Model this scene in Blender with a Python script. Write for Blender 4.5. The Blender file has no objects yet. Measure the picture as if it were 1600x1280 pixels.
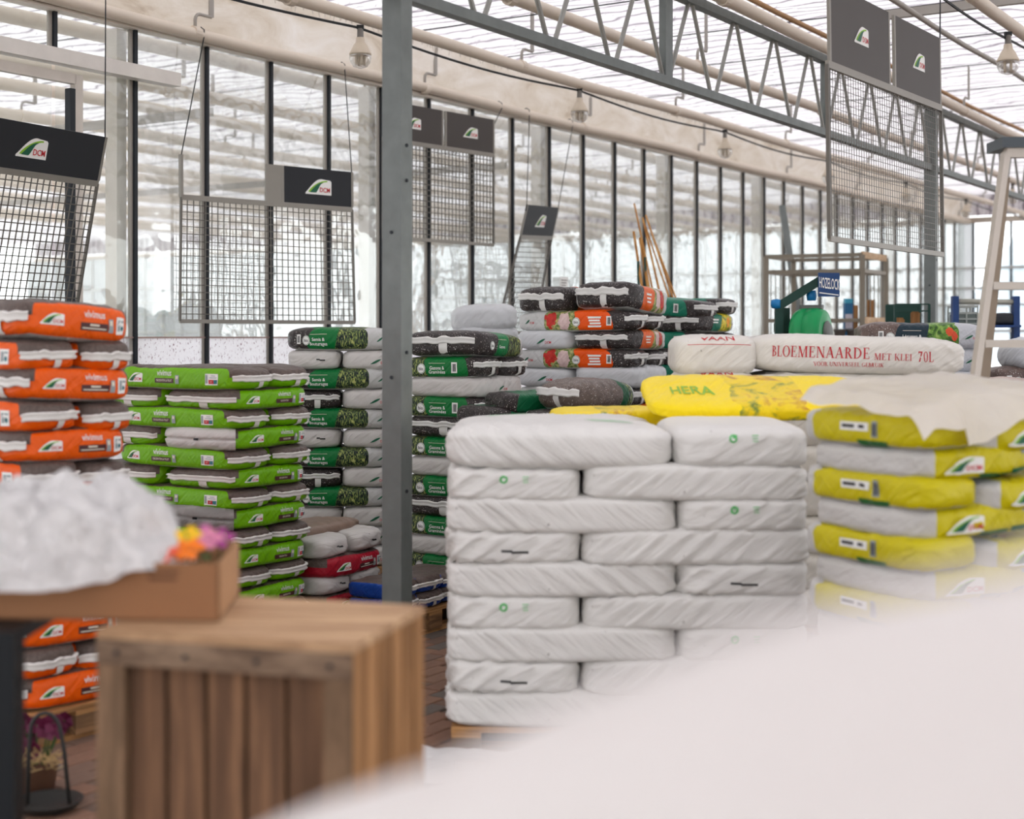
import bpy, math, random
from mathutils import Vector, Matrix, noise

random.seed(7)
scene = bpy.context.scene
COL = scene.collection

# ------------------------------------------------------------------ camera, world, exposure
F, HZ, CAMH, S = 2270.0, 525.0, 1.7, 1.172
cam_d = bpy.data.cameras.new('camera')
cam_d.sensor_width = 36.0
cam_d.lens = F / 1600 * 36
cam_d.shift_y = -(640 - HZ) / 1600
cam_d.clip_start = 0.02
cam_d.clip_end = 600
cam_d.dof.use_dof = True
cam_d.dof.focus_distance = 9.2
cam_d.dof.aperture_fstop = 1.6
cam = bpy.data.objects.new('camera', cam_d)
COL.objects.link(cam)
cam.location = (0, 0, CAMH)
cam.rotation_euler = (math.pi / 2, 0, 0)
scene.camera = cam

world = bpy.data.worlds.new('overcast_sky')
scene.world = world
world.use_nodes = True
bg = world.node_tree.nodes['Background']
bg.inputs[0].default_value = (0.965, 0.985, 1.0, 1)
bg.inputs[1].default_value = 2.2

scene.view_settings.view_transform = 'Standard'
scene.view_settings.look = 'None'
scene.view_settings.gamma = 1
scene.view_settings.use_curve_mapping = False
scene.view_settings.exposure = 0.74

TH = math.atan(1455 / F)
DX = Vector((math.sin(TH), math.cos(TH), 0))      # along the greenhouse bays
NX = Vector((-math.cos(TH), math.sin(TH), 0))     # towards the glass wall
def gw(t, D, z): return DX * t + NX * D + Vector((0, 0, z))
def px(x, y, Y): return Vector(((x - 800) / F * Y, Y, CAMH + (HZ - y) / F * Y))
def t_of(x, D):
    k = (x - 800) / F
    Y = D / (NX.y + NX.x * k)
    return DX.x * k * Y + DX.y * Y

# ------------------------------------------------------------------ node helper
class NT:
    def __init__(s, name):
        s.m = bpy.data.materials.new(name); s.m.use_nodes = True
        s.t = s.m.node_tree; s.t.nodes.clear()
        s.out = s.t.nodes.new('ShaderNodeOutputMaterial')
    def node(s, ty, **kw):
        n = s.t.nodes.new(ty)
        for k, v in kw.items(): setattr(n, k, v)
        return n
    def put(s, sock, v):
        if hasattr(v, 'is_output') or isinstance(v, bpy.types.NodeSocket): s.t.links.new(v, sock)
        elif isinstance(v, (tuple, list)):
            sock.default_value = tuple(v) + ((1,) if len(v) == 3 and sock.type == 'RGBA' else ())
        else: sock.default_value = v
    def math(s, op, a, b=0.0, clamp=False):
        n = s.node('ShaderNodeMath', operation=op, use_clamp=clamp)
        s.put(n.inputs[0], a); s.put(n.inputs[1], b); return n.outputs[0]
    def mix(s, f, a, b):
        n = s.node('ShaderNodeMix', data_type='RGBA')
        s.put(n.inputs[0], f); s.put(n.inputs[6], a); s.put(n.inputs[7], b); return n.outputs[2]
    def noise(s, vec, scale, detail=3, rough=.55, dist=0.0):
        n = s.node('ShaderNodeTexNoise'); s.put(n.inputs['Vector'], vec)
        n.inputs['Scale'].default_value = scale; n.inputs['Detail'].default_value = detail
        n.inputs['Roughness'].default_value = rough; n.inputs['Distortion'].default_value = dist
        return n.outputs[0]
    def voro(s, vec, scale):
        n = s.node('ShaderNodeTexVoronoi'); s.put(n.inputs['Vector'], vec); n.inputs['Scale'].default_value = scale
        return n.outputs[0], n.outputs[1]
    def ramp(s, f, stops, const=False):
        n = s.node('ShaderNodeValToRGB'); cr = n.color_ramp
        if const: cr.interpolation = 'CONSTANT'
        while len(cr.elements) < len(stops): cr.elements.new(1.0)
        for e, (p, c) in zip(cr.elements, stops): e.position = p; e.color = (c[0], c[1], c[2], 1)
        s.put(n.inputs[0], f); return n.outputs[0]
    def obj(s): return s.node('ShaderNodeTexCoord').outputs['Object']
    def mapping(s, vec, scale=(1, 1, 1), rot=(0, 0, 0)):
        n = s.node('ShaderNodeMapping'); s.put(n.inputs[0], vec)
        n.inputs['Scale'].default_value = scale; n.inputs['Rotation'].default_value = rot; return n.outputs[0]
    def bump(s, h, strength=.3, dist=.01):
        n = s.node('ShaderNodeBump'); s.put(n.inputs['Height'], h)
        n.inputs['Strength'].default_value = strength; n.inputs['Distance'].default_value = dist; return n.outputs[0]
    def pbsdf(s, col, rough=.6, metal=0.0, spec=.5, normal=None, trans=None):
        n = s.node('ShaderNodeBsdfPrincipled')
        s.put(n.inputs['Base Color'], col); s.put(n.inputs['Roughness'], rough); s.put(n.inputs['Metallic'], metal)
        s.put(n.inputs['Specular IOR Level'], spec)
        if normal is not None: s.t.links.new(normal, n.inputs['Normal'])
        return n.outputs[0]
    def end(s, sh):
        s.t.links.new(sh, s.out.inputs[0]); return s.m

def sr(r, g, b):     # srgb 0..255 -> linear
    f = lambda c: (c / 255) / 12.92 if c / 255 <= .04045 else ((c / 255 + .055) / 1.055) ** 2.4
    return (f(r), f(g), f(b))
def dim(c, k): return (c[0] * k, c[1] * k, c[2] * k)

_M = {}
def plain(name, col, rough=.6, metal=0., var=.12, scale=8., bump=.15, spec=.4, stretch=(1, 1, 1)):
    if name in _M: return _M[name]
    k = NT(name); o = k.mapping(k.obj(), stretch)
    f = k.noise(o, scale, 4)
    c = k.mix(f, dim(col, 1 - var), dim(col, 1 + var))
    _M[name] = k.end(k.pbsdf(c, rough, metal, spec, k.bump(k.noise(o, scale * 4, 3), bump, .004)))
    return _M[name]

def wood(name, c0, c1, axis=2, rough=.75):
    if name in _M: return _M[name]
    k = NT(name); sc = [9, 9, 9]; sc[axis] = .7
    o = k.mapping(k.obj(), tuple(sc))
    oi = k.node('ShaderNodeObjectInfo').outputs['Random']
    v = k.node('ShaderNodeVectorMath', operation='ADD'); k.put(v.inputs[0], o)
    cmb = k.node('ShaderNodeCombineXYZ')
    for i in range(3): k.put(cmb.inputs[i], k.math('MULTIPLY', oi, 37.0))
    k.put(v.inputs[1], cmb.outputs[0])
    f = k.noise(v.outputs[0], 2.2, 6, .65, .6)
    c = k.ramp(f, [(.25, dim(c0, .55)), (.45, c0), (.62, c1), (.85, dim(c1, 1.15))])
    g = k.noise(v.outputs[0], 9, 4)
    _M[name] = k.end(k.pbsdf(c, rough, 0, .3, k.bump(g, .35, .004)))
    return _M[name]

# ------------------------------------------------------------------ mesh helper
class MB:
    def __init__(s): s.v = []; s.f = []; s.mi = []; s.cur = 0
    def add(s, vs, fs):
        b = len(s.v); s.v += [tuple(p) for p in vs]
        for f in fs: s.f.append(tuple(b + i for i in f)); s.mi.append(s.cur)
        return s
    def box(s, c, size, ax=None):
        X, Y, Z = ax if ax else (Vector((1, 0, 0)), Vector((0, 1, 0)), Vector((0, 0, 1)))
        c = Vector(c); vs = []
        for k in (-.5, .5):
            for j in (-.5, .5):
                for i in (-.5, .5): vs.append(c + X * (i * size[0]) + Y * (j * size[1]) + Z * (k * size[2]))
        return s.add(vs, [(0, 2, 3, 1), (4, 5, 7, 6), (0, 1, 5, 4), (2, 6, 7, 3), (0, 4, 6, 2), (1, 3, 7, 5)])
    def bar(s, p0, p1, w, h, up=Vector((0, 0, 1))):
        p0, p1 = Vector(p0), Vector(p1); X = (p1 - p0); L = X.length; X.normalize()
        Y = up.cross(X)
        if Y.length < 1e-4: Y = Vector((0, 1, 0)).cross(X)
        Y.normalize(); Z = X.cross(Y)
        return s.box((p0 + p1) / 2, (L, w, h), (X, Y, Z))
    def tube(s, pts, r, n=8, cap=True):
        pts = [Vector(p) for p in pts]; rings = []
        rr = r if isinstance(r, (list, tuple)) else [r] * len(pts)
        ref = None
        for i, p in enumerate(pts):
            a = pts[max(i - 1, 0)]; b = pts[min(i + 1, len(pts) - 1)]
            T = (b - a).normalized()
            if ref is None: ref = Vector((0, 0, 1)) if abs(T.z) < .9 else Vector((1, 0, 0))
            U = ref - T * ref.dot(T); U.normalize(); V = T.cross(U); ref = U
            rings.append([p + (U * math.cos(2 * math.pi * k / n) + V * math.sin(2 * math.pi * k / n)) * rr[i] for k in range(n)])
        vs = [q for R in rings for q in R]; fs = []
        for i in range(len(pts) - 1):
            for k in range(n): fs.append((i * n + k, i * n + (k + 1) % n, (i + 1) * n + (k + 1) % n, (i + 1) * n + k))
        if cap: fs += [tuple(range(n))[::-1], tuple((len(pts) - 1) * n + k for k in range(n))]
        return s.add(vs, fs)
    def lathe(s, prof, c=(0, 0, 0), n=20, axis=None):
        c = Vector(c); X, Y, Z = axis if axis else (Vector((1, 0, 0)), Vector((0, 1, 0)), Vector((0, 0, 1)))
        vs = []; fs = []
        for r, z in prof:
            for k in range(n):
                a = 2 * math.pi * k / n
                vs.append(c + X * (r * math.cos(a)) + Y * (r * math.sin(a)) + Z * z)
        m = len(prof)
        for i in range(m - 1):
            for k in range(n): fs.append((i * n + k, i * n + (k + 1) % n, (i + 1) * n + (k + 1) % n, (i + 1) * n + k))
        fs += [tuple(range(n))[::-1], tuple((m - 1) * n + k for k in range(n))]
        return s.add(vs, fs)
    def grid(s, fn, nu, nv):
        vs = [fn(i / nu, j / nv) for j in range(nv + 1) for i in range(nu + 1)]
        fs = [(j * (nu + 1) + i, j * (nu + 1) + i + 1, (j + 1) * (nu + 1) + i + 1, (j + 1) * (nu + 1) + i)
              for j in range(nv) for i in range(nu)]
        return s.add(vs, fs)
    def mesh(s, name, mats, smooth=False):
        me = bpy.data.meshes.new(name); me.from_pydata(s.v, [], s.f)
        for m in (mats if isinstance(mats, (list, tuple)) else [mats]): me.materials.append(m)
        me.polygons.foreach_set('material_index', s.mi)
        if smooth: me.polygons.foreach_set('use_smooth', [True] * len(s.f))
        me.update(); return me
    def build(s, name, mats, parent=None, smooth=False):
        return link(name, s.mesh(name, mats, smooth), parent)

def link(name, me, parent=None):
    o = bpy.data.objects.new(name, me); COL.objects.link(o)
    if parent is not None: o.parent = parent
    return o
def tag(o, label=None, cat=None, group=None, kind=None):
    if label: o['label'] = label
    if cat: o['category'] = cat
    if group: o['group'] = group
    if kind: o['kind'] = kind
    return o
def empty(name, loc=(0, 0, 0), rz=0.):
    o = bpy.data.objects.new(name, None); COL.objects.link(o)
    o.location = loc; o.rotation_euler = (0, 0, rz); o.empty_display_size = .1; return o
def copy_tree(o, parent=None):
    c = o.copy(); COL.objects.link(c)
    if parent is not None: c.parent = parent
    for ch in list(o.children): copy_tree(ch, c)
    return c
def centred(mb, name, mats, base, parent=None, smooth=False):
    """mesh written in world space, origin moved to base"""
    b = Vector(base); mb.v = [tuple(Vector(p) - b) for p in mb.v]
    o = mb.build(name, mats, parent, smooth)
    if parent is None: o.location = b
    return o
ORD = ['zeroth', 'first', 'second', 'third', 'fourth', 'fifth', 'sixth', 'seventh', 'eighth', 'ninth', 'tenth', 'eleventh', 'twelfth',
       'thirteenth', 'fourteenth', 'fifteenth', 'sixteenth', 'seventeenth', 'eighteenth', 'nineteenth', 'twentieth', 'twenty-first',
       'twenty-second', 'twenty-third', 'twenty-fourth', 'twenty-fifth', 'twenty-sixth', 'twenty-seventh', 'twenty-eighth', 'twenty-ninth',
       'thirtieth', 'thirty-first', 'thirty-second', 'thirty-third', 'thirty-fourth', 'thirty-fifth']

# ------------------------------------------------------------------ materials
def mat_glass(name, tint=(.96, .98, .97), wav=.25, frost=0.0):
    k = NT(name)
    tr = k.node('ShaderNodeBsdfTransparent'); k.put(tr.inputs[0], tint)
    gl = k.node('ShaderNodeBsdfGlossy'); gl.inputs['Roughness'].default_value = .04
    fr = k.node('ShaderNodeFresnel'); fr.inputs[0].default_value = 1.45
    nb = k.bump(k.noise(k.obj(), 3.0, 2), wav, .03)
    k.t.links.new(nb, gl.inputs['Normal'])
    m = k.node('ShaderNodeMixShader'); k.put(m.inputs[0], k.math('MULTIPLY', fr.outputs[0], .45))
    k.t.links.new(tr.outputs[0], m.inputs[1]); k.t.links.new(gl.outputs[0], m.inputs[2])
    # dusty film on the pane
    df = k.node('ShaderNodeBsdfTranslucent'); k.put(df.inputs[0], (.85, .84, .82))
    m2 = k.node('ShaderNodeMixShader')
    dirt = k.math('MULTIPLY', k.noise(k.mapping(k.obj(), (1, 1, .35)), 1.6, 5), .09 + frost)
    k.put(m2.inputs[0], dirt)
    k.t.links.new(m.outputs[0], m2.inputs[1]); k.t.links.new(df.outputs[0], m2.inputs[2])
    return k.end(m2.outputs[0])

def mat_frost():
    k = NT('frosted_pane'); o = k.obj()
    df = k.node('ShaderNodeBsdfTranslucent'); d2 = k.node('ShaderNodeBsdfDiffuse')
    sp = k.noise(k.mapping(o, (1.4, 1.4, .7), (0, .5, 0)), 60, 2, .5)
    c = k.ramp(sp, [(.30, sr(150, 124, 130)), (.40, sr(246, 247, 249)), (1, sr(252, 252, 253))])
    k.put(df.inputs[0], c); k.put(d2.inputs[0], c)
    m = k.node('ShaderNodeMixShader'); m.inputs[0].default_value = .12
    k.t.links.new(df.outputs[0], m.inputs[1]); k.t.links.new(d2.outputs[0], m.inputs[2])
    return k.end(m.outputs[0])

def mat_cloth():
    k = NT('shade_cloth'); o = k.obj()
    big = k.noise(o, .9, 3)
    w = k.node('ShaderNodeTexWave', wave_type='BANDS', bands_direction='X', wave_profile='SIN')
    k.put(w.inputs['Vector'], o); w.inputs['Scale'].default_value = 1.5; w.inputs['Distortion'].default_value = 8.0
    w.inputs['Detail'].default_value = 2.0; w.inputs['Detail Scale'].default_value = .9; w.inputs['Detail Roughness'].default_value = .6
    w2 = k.node('ShaderNodeTexWave', wave_type='BANDS', bands_direction='X', wave_profile='SIN')
    k.put(w2.inputs['Vector'], o); w2.inputs['Scale'].default_value = 4.2; w2.inputs['Distortion'].default_value = 11.0
    w2.inputs['Detail'].default_value = 2.0; w2.inputs['Detail Scale'].default_value = 1.1
    c1 = k.ramp(w.outputs[1], [(0, sr(112, 102, 112)), (.05, sr(196, 188, 194)), (.2, sr(240, 236, 238)), (1, sr(252, 250, 250))])
    c2 = k.ramp(w2.outputs[1], [(0, sr(150, 140, 152)), (.10, sr(250, 248, 249)), (1, (1, 1, 1))])
    n = k.node('ShaderNodeMix', data_type='RGBA', blend_type='MULTIPLY'); k.put(n.inputs[0], k.math('MULTIPLY', k.noise(o, 1.3, 3), 1.5, True))
    k.put(n.inputs[6], c1); k.put(n.inputs[7], c2)
    c = k.mix(k.math('MULTIPLY', big, .35), n.outputs[2], sr(238, 230, 236))
    bn = k.bump(k.math('ADD', w.outputs[1], k.math('MULTIPLY', w2.outputs[1], .4)), .5, .02)
    a = k.node('ShaderNodeBsdfTranslucent'); k.put(a.inputs[0], k.mix(.40, c, (0, 0, 0))); k.t.links.new(bn, a.inputs[1])
    b = k.node('ShaderNodeBsdfDiffuse'); k.put(b.inputs[0], c); k.t.links.new(bn, b.inputs[2])
    m = k.node('ShaderNodeMixShader'); m.inputs[0].default_value = .40
    k.t.links.new(a.outputs[0], m.inputs[1]); k.t.links.new(b.outputs[0], m.inputs[2])
    return k.end(m.outputs[0])

def mat_film(name, col, mixd=.5, scale=3.0, bump=.6, rough=.35):
    k = NT(name); o = k.obj()
    f1 = k.noise(o, scale, 5, .6, .8); f2 = k.noise(k.mapping(o, (1, 3, 1), (.4, .3, .6)), scale * 2.2, 4, .6, 1.2)
    bn = k.bump(k.math('ADD', f1, f2), bump, .02)
    p = k.pbsdf(col, rough, 0, .5, bn)
    tl = k.node('ShaderNodeBsdfTranslucent'); k.put(tl.inputs[0], col)
    m = k.node('ShaderNodeMixShader'); m.inputs[0].default_value = 1 - mixd
    k.t.links.new(p, m.inputs[1]); k.t.links.new(tl.outputs[0], m.inputs[2])
    return k.end(m.outputs[0])

GLASS = mat_glass('pane_glass'); FROST = mat_frost(); CLOTH = mat_cloth()
GALV = plain('galvanised_steel', sr(112, 118, 116), .5, .35, .28, 9, .1, .5)
ALU = plain('aluminium_bar', sr(172, 167, 158), .45, .1, .08, 5, .05)
DARK = plain('dark_rubber', sr(30, 36, 42), .6, 0, .2, 10)
BEIGE = plain('beige_pipe_paint', sr(222, 210, 194), .5, 0, .06, 4, .1)
STRAP = plain('grey_strap', sr(165, 160, 153), .5, .2, .1, 6)
CABLE = plain('black_cable', sr(32, 36, 38), .6)
PANELD = plain('dark_sign_plate', sr(38, 40, 44), .5, 0, .05, 3, .03, .25)
PANELG = plain('glare_sign_plate', sr(74, 69, 66), .5, 0, .05, 3, .03, .25)  # paler than the dark plates: glare of the glancing view in the colour
RACKF = plain('rack_steel', sr(140, 136, 128), .45, .3, .1, 6)
WIRE = plain('rack_wire', sr(104, 100, 94), .45, .4, .1, 6)
RUST = plain('rusty_pipe', sr(170, 132, 92), .7, 0, .2, 9)
WHITE = plain('print_white', sr(238, 238, 234), .5, 0, .02, 3, 0)
RED = plain('print_red', sr(196, 32, 44), .5, 0, .03, 3, 0)
GREEN_D = plain('print_dark_green', sr(10, 92, 62), .5, 0, .03, 3, 0)
GREEN_L = plain('print_light_green', sr(140, 190, 50), .5, 0, .03, 3, 0)
GREEN_P = plain('print_pale_green', sr(96, 196, 112), .5, 0, .03, 3, 0)
BROWN_P = plain('print_brown', sr(74, 40, 40), .5, 0, .03, 3, 0)
BLACK = plain('print_black', sr(28, 28, 30), .5, 0, .03, 3, 0)
GREY_P = plain('print_grey', sr(150, 158, 160), .5, 0, .1, 40, 0)
CREAM = plain('print_cream', sr(222, 214, 196), .5, 0, .03, 3, 0)
TEAL_P = plain('print_teal', sr(40, 110, 120), .5, 0, .03, 3, 0)
BLUE_P = plain('print_blue', sr(24, 92, 160), .5, 0, .05, 3, 0)

# ------------------------------------------------------------------ greenhouse shell
ZP = CAMH + 1.948 * S          # heating pipe height
DW = 6.84 * S                  # side glass wall
DT = 3.643 * S                 # truss line
SM = .62 * S                   # glazing bar spacing
T0 = t_of(209, DW)
T_END = 25.0 * S
ZC = CAMH + 2.36 * S           # shade cloth height
ZRAIL = CAMH - .012

# ground outside and paved floor
k = NT('floor_pavers'); o = k.obj()
br = k.node('ShaderNodeTexBrick'); k.put(br.inputs['Vector'], o)
br.inputs['Scale'].default_value = 1.0; br.inputs['Brick Width'].default_value = .21; br.inputs['Row Height'].default_value = .105
br.inputs['Mortar Size'].default_value = .004
br.inputs['Color1'].default_value = sr(122, 96, 82) + (1,); br.inputs['Color2'].default_value = sr(100, 86, 78) + (1,)
br.inputs['Mortar'].default_value = sr(62, 54, 48) + (1,)
nv = k.noise(o, 2.0, 4)
FLOORM = k.end(k.pbsdf(k.mix(k.math('MULTIPLY', nv, .5), br.outputs[0], sr(120, 104, 92)), .8, 0, .3, k.bump(br.outputs[1], -.4, .01)))
mb = MB(); mb.box((0, 0, -.11), (90, 90, .2))
fl = mb.build('floor', FLOORM); fl.rotation_euler = (0, 0, math.pi / 2 - TH); tag(fl, kind='structure')
GRAVEL = plain('pale_gravel', sr(205, 202, 196), .9, 0, .15, 2)
mb = MB(); mb.box((0, 0, -.32), (500, 500, .2)); g = mb.build('outside_ground', GRAVEL); tag(g, kind='structure')

mb = MB(); mb.box((T_END / 2 - 4, (DW + 36) / 2, .004), (T_END + 8, 36 - DW - .2, .012)); g = mb.build('neighbour_bounce_floor', plain('bounce_floor_white', sr(226, 226, 222), .8, 0, .06, 2)); g.rotation_euler = (0, 0, math.pi / 2 - TH); tag(g, kind='structure')  # unseen white floor added to bounce light up into the frosted panes
PAVM = [plain('paver_%s' % c, sr(*v), .8, 0, .18, 14, .3) for c, v in
        (('red', (130, 98, 80)), ('brown', (116, 92, 78)), ('grey', (104, 94, 86)), ('rust', (136, 104, 84)))]
pav_me = []
for m in PAVM:
    b = MB(); w, l, h, c = .0505, .1025, .012, .006
    b.add([(-l, -w, -h), (l, -w, -h), (l, w, -h), (-l, w, -h), (-l, -w, h - c), (l, -w, h - c), (l, w, h - c), (-l, w, h - c),
           (-l + c, -w + c, h), (l - c, -w + c, h), (l - c, w - c, h), (-l + c, w - c, h)],
          [(0, 1, 5, 4), (1, 2, 6, 5), (2, 3, 7, 6), (3, 0, 4, 7), (4, 5, 9, 8), (5, 6, 10, 9), (6, 7, 11, 10), (7, 4, 8, 11), (8, 9, 10, 11)])
    pav_me.append(b.mesh('paver', m))
cnt = 0
ca, sa = math.cos(-(math.pi / 2 - TH)), math.sin(-(math.pi / 2 - TH))
for j in range(-60, 130):
    for i in range(-40, 60):
        X = (i + (.5 if j % 2 else 0)) * .21; Y = j * .105
        wx, wy = X * ca + Y * sa, -X * sa + Y * ca      # floor local -> world
        k1 = (800 + wx / max(wy, .1) * F)
        a1 = 5.6 < wy < 9.0 and 640 < k1 < 715
        a2 = 4.9 < wy < 6.9 and 5 < k1 < 170
        if (a1 or a2) and cnt < 300:
            p = link('paver', random.choice(pav_me), fl)
            p.location = (X, Y, -.010 + random.uniform(-.003, .003)); p.rotation_euler = (random.uniform(-.01, .01), random.uniform(-.01, .01), 0); cnt += 1

# shade cloth ceiling, built in bay frame (x along bays, y towards wall)
BAYR = math.pi / 2 - TH
def cloth(u, v):
    X = -22 + u * (T_END + 22.0); Y = -24 + v * 62
    z = .05 * noise.noise(Vector((X * .5, Y * .5, 3))) + .035 * abs(math.sin(X * math.pi / 1.45)) \
        + .02 * noise.noise(Vector((X * 2.5, Y * .6, 9)))
    return (X, Y, z)
mb = MB(); mb.grid(cloth, 240, 150)
ceil = mb.build('ceiling', CLOTH, smooth=True)
ceil.location = (0, 0, ZC); ceil.rotation_euler = (0, 0, BAYR); tag(ceil, kind='structure')
def wrapx(mb, name, mat, parent): return mb.build(name, mat, parent)
for i in range(22):
    X = -4 + i * 1.45
    mb = MB(); mb.tube([(X, -9, -.03), (X, 8, -.035), (X, 38, -.03)], .006, 5)
    link('support_wire', mb.mesh('support_wire', CABLE), ceil)

# side wall
wall = empty('wall_left'); tag(wall, kind='structure')
Z0, Z1 = .0, CAMH + 1.90 * S
AX = (DX, NX, Vector((0, 0, 1)))
door_l, door_r = t_of(-140, DW), t_of(104, DW)
ztrack = CAMH + 1.62 * S
NB = 27
bar_me = {}
def wall_piece(name, c, size, mat):
    key = (name, tuple(round(q, 4) for q in size))
    if key not in bar_me: b = MB(); b.box((0, 0, 0), size, AX); bar_me[key] = b.mesh(name, mat)
    o = link(name, bar_me[key], wall); o.location = c; return o
T_first = T0 - 3 * SM
i = -4
while T0 + i * SM < T_END - .1:
    t = T0 + i * SM
    zlo = ztrack + .07 if (i == -1) else Z0
    if not (door_l < t < door_r and i != -1) or True:
        wall_piece('glazing_bar', gw(t, DW - .016, (zlo + Z1) / 2), (.030, .022, Z1 - zlo), DARK)
        wall_piece('bar_cap', gw(t - .030, DW + .004, (zlo + Z1) / 2), (.030, .018, Z1 - zlo), ALU)
    t1 = min(t + SM, T_END)
    wall_piece('pane', gw((t + t1) / 2, DW, (ZRAIL + Z1) / 2), (t1 - t - .036, .006, Z1 - ZRAIL), GLASS)
    wall_piece('frosted_pane', gw((t + t1) / 2, DW, ZRAIL / 2), (t1 - t - .036, .008, ZRAIL - .01), FROST)
    i += 1
tA = T0 - 4 * SM
tm, tl = (tA + T_END) / 2, T_END - tA
wall_piece('sill_rail', gw(tm, DW - .004, ZRAIL), (tl, .02, .012), plain('rail_rose', sr(176, 150, 142), .5))
wall_piece('head_rail', gw(tm, DW - .02, Z1 + .02), (tl, .1, .05), plain('head_rail_paint', sr(222, 214, 202), .5))
wall_piece('head_strip', gw(tm, DW - .075, Z1 + .03), (tl, .015, .02), plain('brown_strip', sr(120, 100, 84), .5))
# gutter side above
k = NT('gutter_film'); o = k.obj()
f = k.noise(k.mapping(o, (.6, .6, 1.6)), 2.4, 6, .65, .7)
c = k.ramp(f, [(.25, sr(190, 174, 154)), (.40, sr(220, 210, 194)), (.6, sr(236, 230, 220)), (.8, sr(246, 244, 240))])
p_ = k.pbsdf(c, .5, 0, .4, k.bump(k.noise(o, 5, 5), .5, .02)); tl_ = k.node('ShaderNodeBsdfTranslucent'); k.put(tl_.inputs[0], c)
mx = k.node('ShaderNodeMixShader'); mx.inputs[0].default_value = .6; k.t.links.new(p_, mx.inputs[1]); k.t.links.new(tl_.outputs[0], mx.inputs[2])
GUTM = k.end(mx.outputs[0])
def gut(u, v):
    t = tA + u * tl
    return gw(t, DW - .02 - .10 * v + .05 * noise.noise(Vector((t * .9, v * 2, 1))), Z1 + .04 + v * (ZC - Z1 - .06) + (.03 * noise.noise(Vector((t * 1.7, 5, 0))) if v > .9 else 0))
mb = MB(); mb.grid(gut, 220, 6); o_ = mb.build('gutter_film', GUTM, wall, True)
# fringe on the top edge of the film: little hanging threads
mb = MB()
for q in range(620):
    t = tA + (q + random.random()) / 620 * tl; z = ZC - .03 + random.uniform(-.02, .02); L = random.uniform(.03, .085)
    mb.bar(gw(t, DW - .14, z), gw(t + random.uniform(-.03, .03), DW - .14, z - L), .004, .006)
fr_ = mb.build('fringe', plain('fringe_thread', sr(214, 206, 196), .8), wall); tag(fr_, kind='stuff')
# columns right behind the glass
t = t_of(190, DW + .06) - 2.5 * S
colm = plain('column_paint', sr(196, 188, 176), .5, .1, .08, 4)
while t < T_END:
    wall_piece('column', gw(t, DW + .12, Z1 / 2), (.09, .12, Z1), colm); t += 2.5 * S
# sliding door head and frame
wall_piece('door_track', gw((t_of(-160, DW) + t_of(262, DW)) / 2, DW - .09, ztrack), (t_of(262, DW) - t_of(-160, DW), .10, .10), plain('track_white', sr(224, 219, 212), .45))
tr = t_of(109, DW)
wall_piece('door_stile', gw(tr, DW - .07, (ztrack - .1) / 2), (.07, .05, ztrack - .1), plain('door_frame_paint', sr(208, 200, 190), .5))
wall_piece('door_rail', gw(tr - .9, DW - .07, ztrack - .13), (1.75, .05, .07), _M['door_frame_paint'])
wall_piece('door_gasket', gw(tr - .06, DW - .075, (ztrack - .2) / 2), (.045, .055, ztrack - .2), DARK)
# notice taped on the glass
nt = empty('notice_sheet', gw(t_of(876, DW), DW - .04, CAMH + .50)); tag(nt, 'white paper notice with printed lines taped on the glass wall', 'notice')
mb = MB(); mb.box((0, 0, 0), (.17, .003, .27), AX); mb.build('paper', WHITE, nt)
mb = MB()
for q in range(8): mb.box(DX * (-.005 * (q % 3)) + NX * -.003 + Vector((0, 0, .10 - q * .028)), (.13 - .02 * (q % 3), .002, .010), AX)
mb.build('printed_lines', plain('print_mid_grey', sr(120, 116, 114), .6), nt)

# end wall at the far gable
ew = empty('wall_back'); tag(ew, kind='structure')
def ebox(name, D0, D1, z0, z1, thick, mat):
    b = MB(); b.box((0, 0, 0), (thick, D1 - D0, z1 - z0), AX); o = b.build(name, mat, ew); o.location = gw(T_END, (D0 + D1) / 2, (z0 + z1) / 2); return o
k = NT('end_glass'); o = k.obj()
tr_ = k.node('ShaderNodeBsdfTransparent'); k.put(tr_.inputs[0], (.95, .96, .97)); df = k.node('ShaderNodeBsdfTranslucent'); k.put(df.inputs[0], (.92, .92, .92))
mx = k.node('ShaderNodeMixShader'); k.put(mx.inputs[0], k.math('MULTIPLY', k.noise(o, .8, 4), .35))
k.t.links.new(tr_.outputs[0], mx.inputs[1]); k.t.links.new(df.outputs[0], mx.inputs[2]); ENDG = k.end(mx.outputs[0])
k = NT('dimmed_end_glass'); o = k.obj()  # tint added to these panes to dim the sky behind them
tr_ = k.node('ShaderNodeBsdfTransparent'); k.put(tr_.inputs[0], (.43, .435, .44)); df = k.node('ShaderNodeBsdfTranslucent'); k.put(df.inputs[0], (.75, .75, .75))
mx = k.node('ShaderNodeMixShader'); k.put(mx.inputs[0], k.math('MULTIPLY', k.noise(k.mapping(o, (1, 1, .4)), .9, 5), .5))
k.t.links.new(tr_.outputs[0], mx.inputs[1]); k.t.links.new(df.outputs[0], mx.inputs[2]); END_DIM = k.end(mx.outputs[0])
EBAR = plain('end_wall_bar', sr(190, 190, 186), .5, .1); EBEAM = plain('end_beam', sr(196, 186, 172), .5)
emb = {}
D = -6.0
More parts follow.
